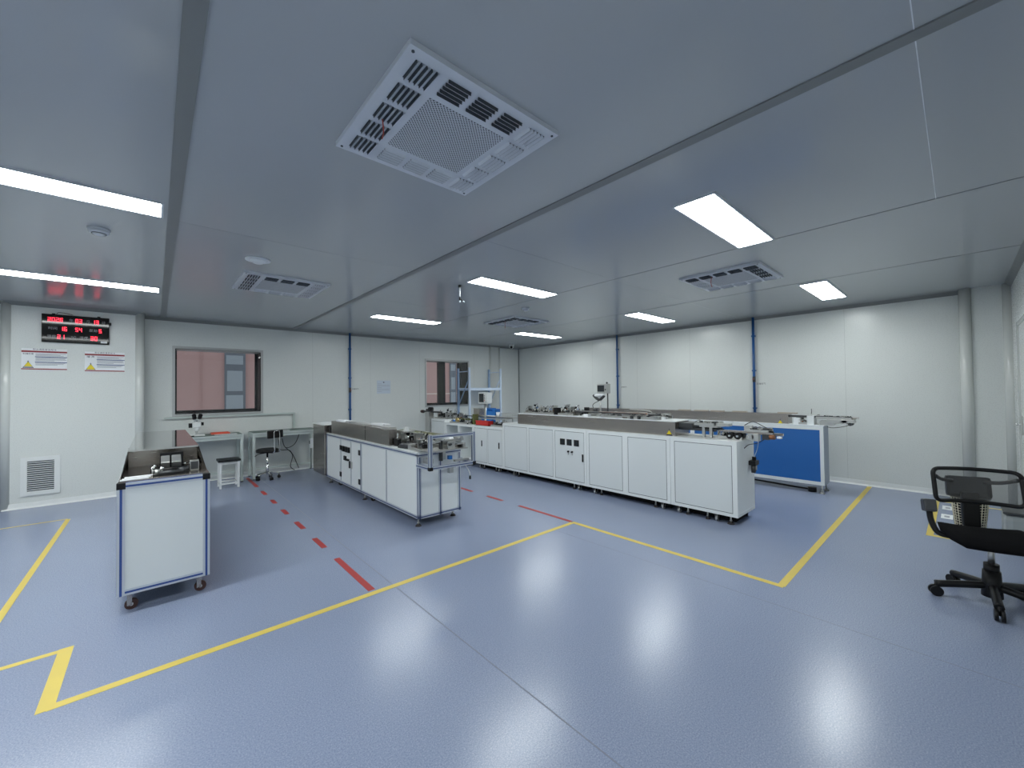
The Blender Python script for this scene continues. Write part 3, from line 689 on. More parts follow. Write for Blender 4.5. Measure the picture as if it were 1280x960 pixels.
bx('rear_cover', 2.30, 2.42, 5.05, 6.80, TZ, TZ+.185, 'steell', MM)
# tall steel cabinet at the far end
cb = bx('end_cabinet', 2.07, 2.66, 6.94, 7.55, .10, .915, 'steel', MM)
bx('cabinet_lid', 2.06, 2.67, 6.93, 7.56, .915, .93, 'base', MM)
bx('motor_cover', 2.12, 2.30, 6.78, 6.90, TZ, TZ+.10, 'black', MM, .01)
# protruding cage
cx0, cx1, cy0, cy1, cz0, cz1 = 2.09, 2.63, 3.60, 4.02, .665, .985; q = .036
for x in (cx0, cx1):
    profile_bar(MB(), (x, cy0, cz0-.018), (x, cy0, cz1+.018), q, 'slotg').build('cage_post', MM)
    for z in (cz0, cz1): 
        if z == cz1: continue
        profile_bar(MB(), (x, cy0+.018, z), (x, 3.865, z), q, 'slotg').build('cage_rail', MM)
for z in (cz0, cz1): profile_bar(MB(), (cx0+.018, cy0, z), (cx1-.018, cy0, z), q, 'slotg').build('cage_rail', MM)
for x in (cx0, cx1): bx('corner_cap', x-.021, x+.021, cy0-.021, cy0+.021, cz0-.022, cz0+.014, 'black', MM, .003)
# mechanism inside the cage
MB().box(2.22, 2.34, 3.70, 4.10, .80, .812, 'steell').box(2.30, 2.325, 3.74, 3.78, .70, .92, 'dark').box(2.36, 2.40, 3.80, 3.84, .70, .90, 'steell').box(2.20, 2.60, 3.74, 3.76, .90, .92, 'steell').build('transfer_arm', MM)
MB().cyl((2.40, 3.80, .90), (2.60, 3.80, .90), .02, 'steell').cyl((2.45, 3.85, .86), (2.61, 3.85, .86), .014, 'dark').box(2.50, 2.61, 3.72, 3.86, .86, .875, 'steell').cyl((2.56, 3.72, .93), (2.56, 3.86, .93), .022, 'steell').build('roller_pair', MM)
MB().box(2.14, 2.20, 3.72, 3.84, .69, .74, 'steell').box(2.42, 2.46, 3.76, 3.80, .70, .74, 'bluep').box(2.42, 2.60, 3.64, 3.68, .69, .71, 'steell').box(2.12, 2.60, 3.66, 4.02, TZ+.018, TZ+.03, 'steell').build('pusher', MM)
mech(MM, 2.14, 2.34, 3.90, 4.16, TZ, 4, 71, .16)
mech(MM, 2.36, 2.60, 3.70, 4.06, TZ+.03, 6, 72, .10)
mech(MM, 2.28, 2.46, 4.66, 5.0, TZ+.001, 4, 73, .16)
bx('bin', 2.50, 2.60, 3.88, 3.98, TZ, TZ+.12, 'paper', MM, .01)
MB().tube([(2.50, 3.72, .70), (2.58, 3.70, .64), (2.63, 3.68, .55), (2.64, 3.68, .50)], .006, 'base', seg=8).build('cable', MM)
MB().cyl((2.64, 3.68, .465), (2.64, 3.68, .505), .011, 'black').build('cable_plug', MM)
MB().box(2.42, 2.52, 3.78, 3.86, .60, .615, 'wheel').box(2.45, 2.50, 3.80, 3.85, .54, .60, 'steell').build('air_regulator', MM)
mech(MM, 2.26, 2.44, 4.12, 4.60, TZ, 10, 12, .19)
mech(MM, 2.46, 2.60, 4.10, 5.0, TZ, 12, 13, .11)
MB().box(2.14, 2.28, 4.18, 4.38, TZ, TZ+.05, 'dark', .01, (.0, .0, .2)).box(2.15, 2.22, 4.13, 4.20, TZ, TZ+.06, 'steell').build('gripper', MM)
bx('sensor_box', 2.17, 2.22, 4.50, 4.60, TZ, TZ+.09, 'black', MM, .004)
MB().cyl((2.18, 4.40, TZ), (2.18, 4.40, TZ+.02), .05, 'black', seg=24).build('hand_wheel', MM)
MB().box(2.26, 2.40, 4.60, 4.66, TZ+.03, TZ+.16, 'steell').box(2.26, 2.40, 4.50, 4.66, TZ+.16, TZ+.175, 'steell').box(2.28, 2.33, 4.52, 4.56, TZ+.175, TZ+.22, 'base').build('press_head', MM)
MB().box(2.45, 2.60, 4.15, 5.2, TZ+.12, TZ+.13, 'olive').box(2.43, 2.45, 4.15, 5.2, TZ+.10, TZ+.14, 'steell').box(2.60, 2.62, 4.15, 5.2, TZ+.10, TZ+.14, 'steell').build('conveyor_belt', MM)
for k, (x, y, z) in enumerate(((2.17, 6.35, TZ+.20), (2.36, 5.45, TZ+.185))):
    mb = MB()
    for j in range(3): mb.box(x-.03+.01*j, x+.04+.005*j, y-.14+.05*j, y+.10+.05*j, z+.001, z+.012+.008*j, 'paper', .004, (0, 0, .15*j))
    for j in range(4): mb.tube([(x, y-.1-.02*j, z+.012), (x+.01*j, y-.17-.01*j, z+.03), (x+.02*j, y-.22, z+.02)], .006, 'paper', seg=6)
    o = mb.build('white_glove', loc=(x, y, z))
    tag(o, ['white cloth glove heap on the far steel cover of the centre machine', 'white cloth glove on the middle steel cover of the centre machine'][k], 'glove')

# ------------------------------------------------------------------ main white machine row
XW = 4.55; XE = 5.07
def cabinet(name, y0, y1, top, doors, label, control=None, handle=None, xw=XW, xe=XE, bottom=.088, open_=False):
    t = thing(name, label, 'machine cabinet', ((xw+xe)/2, (y0+y1)/2, 0), 0, 'white machine cabinets in the long row')
    g = .002
    if not open_:
        bx('body', xw+.012, xe, y0+g, y1-g, bottom, top, 'white', t)
        bx('shade_block', xw+.085, xe-.075, y0+.05, y1-.05, .02, bottom, 'blackm', t)  # black block added to deepen the shadow band under the cabinet, no machine part
        fr = MB()
        fr.box(xw, xw+.013, y0+g, y1-g, top-.045, top, 'white').box(xw, xw+.013, y0+g, y1-g, bottom, bottom+.035, 'white')
        edges = [y0+g]+[v for d in doors for v in d]+[y1-g]
        for a, b in zip(edges[0::2], edges[1::2]):
            if b > a: fr.box(xw, xw+.013, a, b, bottom+.035, top-.045, 'white')
        fr.build('front_frame', t)
        for k, (a, b) in enumerate(doors):
            d = MB().box(xw+.0005, xw+.013, a+.006, b-.006, bottom+.041, top-.051, 'whited', .0015).build('door', t)
            MB().box(xw+.0035, xw+.0125, a, b, bottom+.035, top-.045, 'gap').build('seal', d)
            if handle and k in handle:
                hy = handle[k]; MB().box(xw-.006, xw+.004, hy-.014, hy+.014, .42, .53, 'black', .006).build('handle', d)
            if control is not None and k == control:
                for gy in (3.975, 3.845, 3.71): MB().box(xw-.008, xw+.003, gy-.045, gy+.045, .635, .725, 'black', .003).box(xw-.0095, xw-.007, gy-.03, gy+.03, .66, .705, 'screen').build('gauge', d)
                for gy in (3.86, 3.79): MB().cyl((xw-.02, gy, .545), (xw+.002, gy, .545), .014, 'black').box(xw-.012, xw+.001, gy-.006, gy+.006, .50, .535, 'steell').build('switch', d)
    else:
        f = MB().box(xe-.02, xe, y0+g, y1-g, bottom, top-.03, 'white').box(xw, xe, y0+g, y1-g, top-.045, top, 'white').box(xw, xe, y0+g, y1-g, bottom, bottom+.03, 'white')
        for y in (y0+g, (y0+y1)/2-.03, y1-g-.06): f.box(xw, xe-.02, y, y+.06, bottom+.03, top-.045, 'white')
        f.build('open_carcass', t)
        MB().tube([(xe-.05, y0+.15, bottom+.03), (xe-.08, y0+.25, .55), (xe-.05, y0+.35, .35)], .008, 'black').build('cable', t)
    return t
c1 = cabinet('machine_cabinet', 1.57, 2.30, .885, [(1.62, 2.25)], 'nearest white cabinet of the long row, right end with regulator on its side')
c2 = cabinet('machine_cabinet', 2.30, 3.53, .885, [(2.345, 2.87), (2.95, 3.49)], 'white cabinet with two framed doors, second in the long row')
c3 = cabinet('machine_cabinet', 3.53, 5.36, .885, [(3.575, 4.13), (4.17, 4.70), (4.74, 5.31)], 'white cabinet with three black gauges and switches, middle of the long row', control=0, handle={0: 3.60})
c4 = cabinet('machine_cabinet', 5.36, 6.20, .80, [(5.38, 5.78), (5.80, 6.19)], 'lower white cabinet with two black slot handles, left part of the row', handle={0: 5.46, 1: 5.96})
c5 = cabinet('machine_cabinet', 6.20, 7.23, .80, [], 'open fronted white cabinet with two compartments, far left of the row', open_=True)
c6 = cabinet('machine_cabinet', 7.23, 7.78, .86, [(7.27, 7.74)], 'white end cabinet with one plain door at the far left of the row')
# side fittings on c1
MB().box(4.555, 5.065, 1.569, 1.572, .12, .122, 'seaml').build('side_fold', c1)
MB().box(4.88, 5.0, 1.50, 1.57, .60, .65, 'black', .006).cyl((4.91, 1.53, .52), (4.91, 1.53, .60), .022, 'dark').cyl((4.97, 1.53, .54), (4.97, 1.53, .60), .018, 'steell').cyl((4.94, 1.53, .65), (4.94, 1.53, .69), .02, 'black').build('air_regulator', c1)
MB().tube([(4.75, 1.565, .80), (4.85, 1.55, .83), (4.95, 1.50, .84), (5.02, 1.45, .88)], .004, 'black').build('air_hose', c1)
MB().tube([(4.93, 1.53, .68), (4.95, 1.50, .78), (4.94, 1.48, .90)], .004, 'paperb').build('air_hose', c1)
for x in (4.60, 5.01): foot(c1, x, 1.66, .088, .038)
for c, ys in ((c1, (1.80, 2.22)), (c2, (2.42, 3.42)), (c3, (3.7, 5.1)), (c4, (5.5, 6.05)), (c5, (6.35, 7.1)), (c6, (7.35, 7.65))):
    for y in ys:
        caster(c, 4.59, y, .088, .032, 'steell'); foot(c, 4.60, y+.10 if y+.1 < ys[1]+.06 else y-.1, .088, .026)
        caster(c, 5.03, y, .088, .032, 'steell')
# long steel cover on c2/c3 with white top tray and mechanisms
T0 = .888
HD = thing('steel_cover_box', 'long brushed steel cover with warning triangle along the white row', 'machine cover', (4.7, 3.7, T0))
MB().box(4.625, 4.63, 2.27, 5.04, T0, T0+.165, 'steel').box(4.63, 4.985, 2.27, 2.275, T0, T0+.165, 'steel').box(4.63, 4.985, 5.035, 5.04, T0, T0+.165, 'steel').build('side_sheets', HD)
MB().box(4.622, 5.05, 2.268, 5.042, T0+.165, T0+.175, 'white').build('top_tray', HD)
warn_tri(2.345, T0+.035, .085, 4.6245, HD, ax='x')
TT = T0+.176
ST = thing('assembly_mechanism', 'row of small clamps, motors and rails on top of the long steel cover', 'mechanism', (4.85, 3.9, TT))
mech(ST, 4.70, 4.86, 3.90, 4.98, TT, 22, 21, .13)
mech(ST, 4.88, 5.04, 3.90, 4.98, TT, 18, 22, .16)
mech(ST, 4.66, 4.75, 2.5, 3.35, TT, 8, 33, .05)
mech(ST, 4.88, 5.04, 2.5, 3.35, TT, 8, 34, .08)
MB().box(4.76, 4.80, 2.75, 3.95, TT+.05, TT+.065, 'dark').box(4.80, 4.84, 2.75, 3.5, TT+.052, TT+.067, 'copper').box(4.84, 4.87, 2.75, 3.95, TT+.055, TT+.07, 'steell').box(4.78, 4.80, 2.9, 2.92, TT, TT+.05, 'dark').box(4.78, 4.80, 3.8, 3.82, TT, TT+.05, 'dark').build('long_rail', ST)
MB().box(4.70, 4.78, 4.20, 4.28, TT, TT+.11, 'black', .004).build('motor', ST)
MB().tube([(4.9, 2.72, TT+.02), (4.9, 2.72, TT+.08), (4.9, 2.80, TT+.10), (4.9, 3.05, TT+.11)], .005, 'steell').build('bent_tube', ST)
MB().box(4.68, 4.76, 3.60, 3.68, TT, TT+.03, 'paper').build('sensor_block', ST)
MB().box(4.88, 5.0, 2.66, 2.76, TT, TT+.05, 'dark').box(4.86, 4.92, 2.52, 2.62, TT, TT+.025, 'paper').build('clamp_block', ST)
# hmi screen on a post
HM = thing('control_screen', 'grey control screen box on two thin posts above the long row', 'control panel', (4.98, 3.58, TT))
x, y = 5.02, 3.56
MB().box(x-.05, x+.05, y-.085, y+.085, 1.395, 1.535, 'steell', .004).build('housing', HM)
MB().box(x-.053, x-.049, y-.045, y+.075, 1.42, 1.515, 'screen').build('screen', HM)
MB().sph((x, y-.06, 1.55), .014, 'black').cyl((x-.055, y-.066, 1.45), (x-.05, y-.066, 1.45), .01, 'black').build('button', HM)
MB().cyl((x, y-.07, TT), (x, y-.07, 1.395), .010, 'dark').build('post', HM)
MB().cyl((x-.06, y+.02, TT), (x-.06, y+.02, 1.32), .012, 'steell').build('post', HM)
MB().tube([(x-.06, y+.14, 1.37), (x-.06, y+.10, 1.33), (x-.06, y+.03, 1.30), (x-.06, y-.05, 1.36)], .022, 'dark').build('support_arm', HM)
MB().sph((x-.05, y+.04, 1.365), .06, 'paper', (1, 1.5, .5)).build('cloth_cover', HM)
MB().tube([(x-.06, y+.1, TT+.03), (x-.06, y+.16, TT+.14), (x-.06, y+.12, 1.25), (x-.06, y+.05, 1.28)], .005, 'black').build('cable', HM)
MB().box(x-.12, x-.02, y+.05, y+.2, TT, TT+.05, 'steell', .01).cyl((x-.07, y+.1, TT+.05), (x-.07, y+.1, TT+.11), .035, 'dark').build('vibratory_base', HM)
bx('motor', x-.12, x-.06, y+.22, y+.28, TT, TT+.12, 'black', HM, .006)
# conveyor overhanging the near end
CVn = 1
CV = thing('end_conveyor', 'steel conveyor with black rollers overhanging the near right end of the row', 'conveyor', (4.85, 1.75, T0))
MB().box(4.74, 4.76, 1.85, 2.262, T0+.07, T0+.10, 'dark').box(4.93, 4.95, 1.85, 2.262, T0+.07, T0+.10, 'dark').box(4.76, 4.93, 1.9, 2.262, T0+.085, T0+.092, 'blackm').build('belt', CV)
MB().box(4.70, 4.98, 2.10, 2.262, T0+.10, T0+.155, 'dark').build('belt_cover', CV)
for y in (1.90, 1.98): MB().box(4.72, 4.74, y-.015, y+.015, T0, T0+.12, 'steell').box(4.95, 4.97, y-.015, y+.015, T0, T0+.12, 'steell').build('support', CV)
MB().box(4.70, 4.99, 1.82, 2.02, T0+.12, T0+.135, 'steell').cyl((4.72, 1.9, T0+.145), (4.86, 1.9, T0+.145), .018, 'dark').box(4.76, 4.86, 1.72, 1.86, T0+.135, T0+.165, 'steell').build('gantry', CV)
MB().box(4.78, 4.92, 1.36, 1.82, T0+.075, T0+.085, 'steell').box(4.76, 4.775, 1.30, 1.82, T0+.075, T0+.095, 'steel').box(4.93, 4.96, 1.25, 1.7, T0+.05, T0+.075, 'steell').build('slide_bed', CV)
for y, m in ((1.70, 'black'), (1.62, 'black'), (1.50, 'steell')): MB().cyl((4.72, y, T0+.04), (4.88, y, T0+.04), .036, m, seg=20).cyl((4.70, y, T0+.04), (4.90, y, T0+.04), .01, 'chrome').build('roller', CV)
MB().box(4.72, 4.80, 1.42, 1.48, T0+.0, T0+.075, 'steell').box(4.74, 4.80, 1.33, 1.39, T0+.02, T0+.075, 'dark').cyl((4.77, 1.36, T0+.05), (4.77, 1.28, T0+.05), .025, 'copper').box(4.75, 4.79, 1.22, 1.26, T0+.04, T0+.06, 'paper').build('stopper', CV)
MB().box(4.80, 4.86, 1.34, 1.50, T0+.09, T0+.135, 'dark', .004).box(4.86, 4.90, 1.52, 1.60, T0+.09, T0+.15, 'steell').cyl((4.80, 1.3, T0+.10), (4.80, 1.5, T0+.10), .012, 'black').build('sensor_block', CV)
mech(CV, 4.72, 4.98, 1.58, 1.84, T0+.001, 4, 61, .10)
mech(CV, 4.76, 4.94, 1.34, 1.56, T0+.086, 4, 62, .06)
mech(CV, 4.70, 5.0, 1.86, 2.08, T0+.136, 3, 63, .04)
MB().tube([(4.88, 1.6, T0+.15), (4.9, 1.52, T0+.19), (4.92, 1.42, T0+.14), (4.9, 1.35, T0+.11)], .004, 'black').build('air_hose', CV)
# items on the lower left cabinets
TL = .801
RB = thing('assembly_mechanism', 'crowded feeder mechanism on the lower left cabinets of the row', 'mechanism', (4.8, 6.2, TL))
mech(RB, 4.60, 4.84, 5.42, 5.76, TL, 7, 44, .12)
mech(RB, 4.58, 4.72, 6.35, 7.10, TL, 11, 45, .14)
mech(RB, 4.72, 4.86, 6.78, 7.10, TL, 6, 46, .20)
mech(RB, 4.72, 4.84, 5.75, 6.2, TL, 7, 47, .10)
MB().box(4.855, 5.04, 5.42, 6.75, TL+.138, TL+.149, 'steell').box(4.87, 4.89, 5.44, 5.46, TL, TL+.138, 'steell').box(4.87, 4.89, 6.70, 6.72, TL, TL+.138, 'steell').build('raised_shelf', RB)
MB().box(4.66, 4.75, 5.42, 6.2, TL+.12, TL+.135, 'steell').box(4.78, 4.84, 5.42, 6.9, TL+.14, TL+.15, 'dark').box(4.72, 4.75, 5.5, 5.54, TL, TL+.12, 'steell').box(4.72, 4.75, 6.22, 6.25, TL, TL+.12, 'steell').build('long_rail', RB)
MB().box(4.62, 4.72, 6.28, 6.34, TL, TL+.20, 'olive', .004).box(4.62, 4.70, 6.45, 6.80, TL+.08, TL+.10, 'olive').build('belt_guard', RB)
MB().cyl((4.60, 6.85, TL+.06), (4.66, 6.85, TL+.06), .05, 'brass', seg=20).cyl((4.60, 6.98, TL+.03), (4.70, 6.98, TL+.03), .03, 'bluep').build('spool', RB)
SB = thing('assembly_mechanism', 'dark feeder rail with red tipped end on the far left end cabinet', 'mechanism', (4.8, 7.6, .861))
mech(SB, 4.62, 4.80, 7.26, 7.76, .861, 9, 51, .17)
mech(SB, 4.84, 5.02, 7.26, 7.76, .861, 7, 52, .20)
MB().box(4.60, 4.62, 7.80, 8.10, .93, 1.06, 'dark').cyl((4.56, 7.9, 1.06), (4.66, 7.9, 1.06), .04, 'black').cyl((4.56, 8.0, .95), (4.62, 8.0, .95), .045, 'wheel').build('reel_holder', SB)
MB().box(4.55, 4.60, 7.4, 8.15, .99, 1.02, 'dark').cyl((4.57, 8.15, 1.0), (4.57, 8.24, 1.0), .035, 'wheel').cyl((4.57, 8.02, .90), (4.57, 8.02, 1.0), .03, 'black').build('feeder_arm', SB)
MB().box(4.50, 4.62, 7.80, 7.95, .45, 1.0, 'steell').build('support_plate', SB)
tr = thing('red_tray', 'bright red plastic tray on the lower left cabinets of the row', 'tray', (4.64, 5.98, TL))
MB().box(4.58, 4.70, 5.80, 6.18, TL, TL+.01, 'redp').box(4.58, 4.585, 5.80, 6.18, TL, TL+.085, 'redp').box(4.695, 4.70, 5.80, 6.18, TL, TL+.085, 'redp').box(4.58, 4.70, 5.80, 5.805, TL, TL+.085, 'redp').box(4.58, 4.70, 6.175, 6.18, TL, TL+.085, 'redp').build('box', tr)
MB().box(4.575, 4.59, 5.79, 6.19, TL+.075, TL+.09, 'redp').build('rim', tr)
# wire basket, blue box, steel bin
wk = MB(); bz = TL+.154
for z in (0, .035, .07): wk.tube([(4.86, 5.44, bz+z), (4.98, 5.44, bz+z), (4.98, 5.78, bz+z), (4.86, 5.78, bz+z), (4.86, 5.44, bz+z)], .0025, 'steell', seg=6, smooth=False)
for k in range(10): wk.cyl((4.86, 5.44+.034*k, bz), (4.86, 5.44+.034*k, bz+.07), .002, 'steell', seg=6)
tag(wk.build('wire_basket', loc=(4.92, 5.6, bz)), 'low steel wire basket behind the lower cabinets, near the far corner', 'basket')
t = thing('parts_bin', 'blue plastic parts bin behind the red tray', 'parts bin', (4.95, 6.08, TL+.15))
MB().box(4.90, 5.02, 5.98, 6.22, bz, bz+.01, 'bluep').box(4.90, 4.906, 5.98, 6.22, bz, bz+.10, 'bluep').box(5.014, 5.02, 5.98, 6.22, bz, bz+.14, 'bluep').box(4.90, 5.02, 5.98, 5.986, bz, bz+.12, 'bluep').box(4.90, 5.02, 6.214, 6.22, bz, bz+.12, 'bluep').build('box', t)
bx('rim', 4.895, 4.91, 5.975, 6.225, bz+.0, bz+.02, 'paper', t)
t = thing('white_cup', 'white plastic cup beside the blue parts bin', 'cup', (4.90, 5.90, bz))
MB().cyl((4.90, 5.90, bz), (4.90, 5.90, bz+.08), .03, 'paper', r1=.038, seg=20).build('body', t); MB().cyl((4.90, 5.90, bz+.08), (4.90, 5.90, bz+.086), .04, 'paper', seg=20).build('rim', t)
tag(MB().box(4.88, 5.0, 6.46, 6.66, bz, bz+.14, 'steel', .004).box(4.87, 5.01, 6.45, 6.67, bz+.14, bz+.15, 'steell').build('steel_hopper', loc=(4.94, 6.56, bz)), 'square brown steel hopper on the far left cabinets under the rack', 'hopper')
# second control box by the rack
HB = thing('control_box', 'white control box with small dark screen standing in front of the rack', 'control panel', (5.3, 6.85, 0))
MB().box(5.20, 5.34, 6.62, 6.92, 1.18, 1.42, 'base', .006).build('housing', HB)
MB().box(5.197, 5.202, 6.73, 6.89, 1.21, 1.395, 'screen').build('screen', HB)
for k in range(4): MB().cyl((5.19, 6.70, 1.25+.035*k), (5.20, 6.70, 1.25+.035*k), .009, 'redp' if k == 0 else 'black').build('button', HB)
MB().cyl((5.27, 6.77, .02), (5.27, 6.77, 1.18), .025, 'steell').build('post', HB)
MB().cyl((5.27, 6.77, 0), (5.27, 6.77, .02), .14, 'dark', seg=24).build('base_plate', HB)

# ------------------------------------------------------------------ blue machine
BM = thing('blue_machine', 'blue panelled machine with pale grey frame on levelling feet by the right wall', 'machine', (6.9, 3.7, 0))
x0, x1, y0, y1, z0, z1 = 6.75, 7.06, 1.245, 5.6, .115, .915
bx('body', x0+.01, x1, y0, y1, z0, z1, 'bgrey', BM)
MB().box(x0, x0+.009, y0-.001, y1, z1-.05, z1-.001, 'white').box(x0, x0+.009, y0-.001, y1, z0, z0+.045, 'white').box(x0, x0+.009, y0-.001, y0+.04, z0+.045, z1-.05, 'white').box(x0, x0+.009, y1-.04, y1, z0+.045, z1-.05, 'white').box(x0, x0+.009, 2.98, 3.05, z0+.045, z1-.05, 'white').build('front_frame', BM)
bx('front_panel', x0+.003, x0+.0095, y0+.04, 2.98, z0+.045, z1-.05, 'blue', BM)
bx('front_panel', x0+.003, x0+.0095, 3.05, y1-.04, z0+.045, z1-.05, 'blue', BM)
for x in (x0+.03, x1-.03):
    for y in (y0+.03, 2.6, 4.2, y1-.04): foot(BM, x, y, z0, .032, 'steell')
MB().box(6.80, 7.05, y0, y1, z1, z1+.012, 'white').build('table_top', BM)
BT = z1+.012
MB().box(6.82, 6.825, 1.66, 5.2, BT, BT+.14, 'steel').box(6.825, 7.02, 1.66, 1.665, BT, BT+.14, 'steel').box(6.82, 7.02, 1.66, 5.2, BT+.14, BT+.145, 'steel').build('steel_cover', BM)
for a, b in ((1.56, 1.80), (2.22, 2.42), (2.55, 2.75), (2.80, 3.02), (3.1, 3.3)): bx('lid_grip', 6.84, 6.90, a, b, BT+.145, BT+.163, 'tan', BM)
warn_tri(1.76, BT+.02, .08, 6.8195, BM, ax='x')
MB().box(6.86, 6.89, .98, 1.66, BT+.10, BT+.125, 'dark').box(6.95, 6.98, .90, 1.66, BT+.09, BT+.12, 'steell').box(6.89, 6.95, .92, 1.66, BT+.095, BT+.105, 'steel').build('end_rail', BM)
MB().box(6.82, 7.0, 1.36, 1.44, BT, BT+.125, 'white').box(6.84, 7.0, 1.15, 1.30, BT, BT+.06, 'steell').box(6.80, 6.94, 1.0, 1.22, BT+.03, BT+.085, 'steell', .006).cyl((6.80, 1.06, BT+.05), (6.94, 1.06, BT+.05), .025, 'chrome').build('end_bracket', BM)
mech(BM, 6.82, 7.0, .96, 1.34, BT+.086, 6, 81, .05)
mech(BM, 6.82, 6.94, 1.44, 1.54, BT+.001, 2, 82, .08)
MB().box(6.80, 6.98, .93, 1.06, BT+.045, BT+.085, 'steell', .004).cyl((6.80, .97, BT+.03), (6.96, .97, BT+.03), .022, 'dark').box(6.86, 6.92, 1.08, 1.2, BT+.085, BT+.12, 'dark', .004).build('stopper', BM)
MB().tube([(6.9, 1.40, BT+.12), (6.9, 1.41, BT+.17), (6.9, 1.38, BT+.14), (6.9, 1.25, BT+.12)], .004, 'steell').cyl((6.9, 1.40, BT+.15), (6.9, 1.40, BT+.22), .004, 'dark').build('wire_guide', BM)
MB().tube([(6.85, 1.22, BT-.02), (6.86, 1.15, BT-.03), (6.88, 1.02, BT+.0), (6.9, .98, BT+.04)], .004, 'black').build('cable', BM)
MB().box(6.84, 6.90, 1.52, 1.60, BT, BT+.09, 'paper').box(6.90, 6.95, 1.50, 1.58, BT, BT+.11, 'dark').build('stopper', BM)
cb_ = MB().tube([(6.9, 3.6, .02), (6.92, 3.0, .06), (6.88, 2.3, .05), (6.9, 1.6, .02), (6.85, 1.42, .03)], .012, 'black').cyl((6.84, 1.40, .0), (6.84, 1.40, .06), .05, 'black').build('cable_bundle', loc=(6.9, 2.6, 0))
tag(cb_, 'black cable bundle on the floor under the blue machine', 'cable')

# ------------------------------------------------------------------ rack
RK = thing('storage_rack', 'tall pale blue boltless rack with one shelf beam against the back wall', 'rack', (6.15, 8.1, 0))
ra, rb_, rf, rr = 5.66, 6.64, 7.88, 8.35
for x in (ra, rb_):
    for y, m in ((rf, 'rack'), (rr, 'rackb')): MB().box(x-.022, x+.022, y-.02, y+.02, 0, 2.02, m).build('post', RK)
    br = MB()
    for z in (.4, 1.5, 1.92): br.box(x-.012, x+.012, rf, rr, z, z+.022, 'rack')
    br.build('cross_bar', RK)
    for a, b, c, d in ((rf, .35, rr, .95),):
        MB().cyl((x+.01, a, b), (x+.01, c, d), .010, 'rackb', seg=6).build('brace', RK)
MB().cyl((ra, rr, 1.08), (ra, rf, 1.78), .014, 'rackb', seg=6).build('brace', RK)
MB().cyl((rb_, rr, 1.08), (rb_, rf, 1.78), .014, 'rack', seg=6).build('brace', RK)
for z in (.62, 1.50):
    for y in (rf, rr): MB().box(ra+.02, rb_-.02, y-.015, y+.015, z-.035, z+.03, 'rack').build('shelf_beam', RK)
    bx('shelf', ra+.02, rb_-.02, rf+.015, rr-.015, z+.0, z+.012, 'rack' if z > 1 else 'desk', RK)
t = thing('storage_box', 'blue box on the lower shelf of the pale blue rack', 'box', (6.3, 8.1, .633))
MB().box(6.25, 6.55, 7.98, 8.25, .633, .98, 'bluep', .01).build('body', t); MB().box(6.24, 6.56, 7.97, 8.26, .98, 1.01, 'bluep', .006).build('lid', t)

# ------------------------------------------------------------------ desks
def desk(x0, x1, label):
    y0, y1, z = 7.90, 8.375, .785
    t = thing('work_desk', label, 'desk', ((x0+x1)/2, (y0+y1)/2, 0), 0, 'desks along the back wall')
    bx('desktop', x0, x1, y0, y1, z-.028, z, 'desk', t)
    bx('bench_mat', x0+.01, x1-.01, y0+.012, y1-.01, z, z+.003, 'mat', t)
    for x in (x0+.02, x1-.02):
        for y in (y0+.03, y1-.03): bx('leg', x-.02, x+.02, y-.02, y+.02, 0.012, z-.028, 'desk', t)
    for y in (y0+.03, y1-.03): bx('apron', x0+.04, x1-.04, y-.012, y+.012, z-.075, z-.028, 'desk', t)
    for x in (x0+.02, x1-.02): bx('side_apron', x-.012, x+.012, y0+.05, y1-.05, z-.075, z-.028, 'desk', t)
    bx('foot_bar', x0+.04, x1-.04, y1-.04, y1-.02, .10, .13, 'desk', t)
    for x in (x0+.02, x1-.02):
        for y in (y0+.03, y1-.03): MB().cyl((x, y, 0), (x, y, .013), .018, 'rubber').build('foot', t)
    return t
desk(.02, 1.095, 'left work desk with the microscope, green mat top and pale legs')
d2 = desk(1.225, 2.26, 'right work desk with the low backed chair under it, green mat top')
mc = thing('microscope', 'white stereo microscope with black eyepieces on the left desk', 'microscope', (.50, 8.15, .789))
x, y, z = .50, 8.12, .789
MB().box(x-.10, x+.10, y-.10, y+.12, z, z+.018, 'base', .006).build('base', mc)
MB().cyl((x, y+.07, z), (x, y+.07, z+.24), .013, 'chrome').build('pole', mc)
MB().cyl((x, y, z+.07), (x, y, z+.14), .026, 'base', r1=.04).build('objective', mc)
MB().box(x-.055, x+.055, y-.05, y+.08, z+.13, z+.22, 'base', .02).build('head', mc)
MB().cyl((x-.10, y+.03, z+.165), (x-.055, y+.03, z+.165), .036, 'black').cyl((x+.055, y+.03, z+.185), (x+.09, y+.03, z+.185), .026, 'black').build('focus_knob', mc)
for sx in (-.032, .032): MB().cyl((x+sx*.7, y-.02, z+.22), (x+sx, y-.07, z+.29), .017, 'base').cyl((x+sx, y-.065, z+.28), (x+sx*1.3, y-.11, z+.335), .028, 'black').build('eyepiece', mc)
t = thing('red_tray', 'flat orange red tray on the left desk beside the microscope', 'tray', (.83, 8.25, .789))
MB().box(.70, .93, 8.15, 8.34, .789, .797, 'orange').build('base', t); MB().box(.69, .94, 8.14, 8.15, .789, .81, 'orange').box(.69, .94, 8.34, 8.35, .789, .81, 'orange').box(.69, .70, 8.15, 8.34, .789, .81, 'orange').box(.93, .94, 8.15, 8.34, .789, .81, 'orange').build('rim', t)
for k, (a, b, c, d, l) in enumerate(((.20, .42, 7.96, 8.10, 'white paper sheet at the left of the microscope on the left desk'), (.72, 1.02, 7.95, 8.08, 'white paper sheet on the left desk in front of the red tray'), (1.45, 1.80, 7.96, 8.08, 'white paper sheet on the right desk above the chair back'))):
    tag(MB().box(a, b, c, d, .7885, .791, 'paper').build('paper_sheet', loc=(a, c, .789)), l, 'paper')
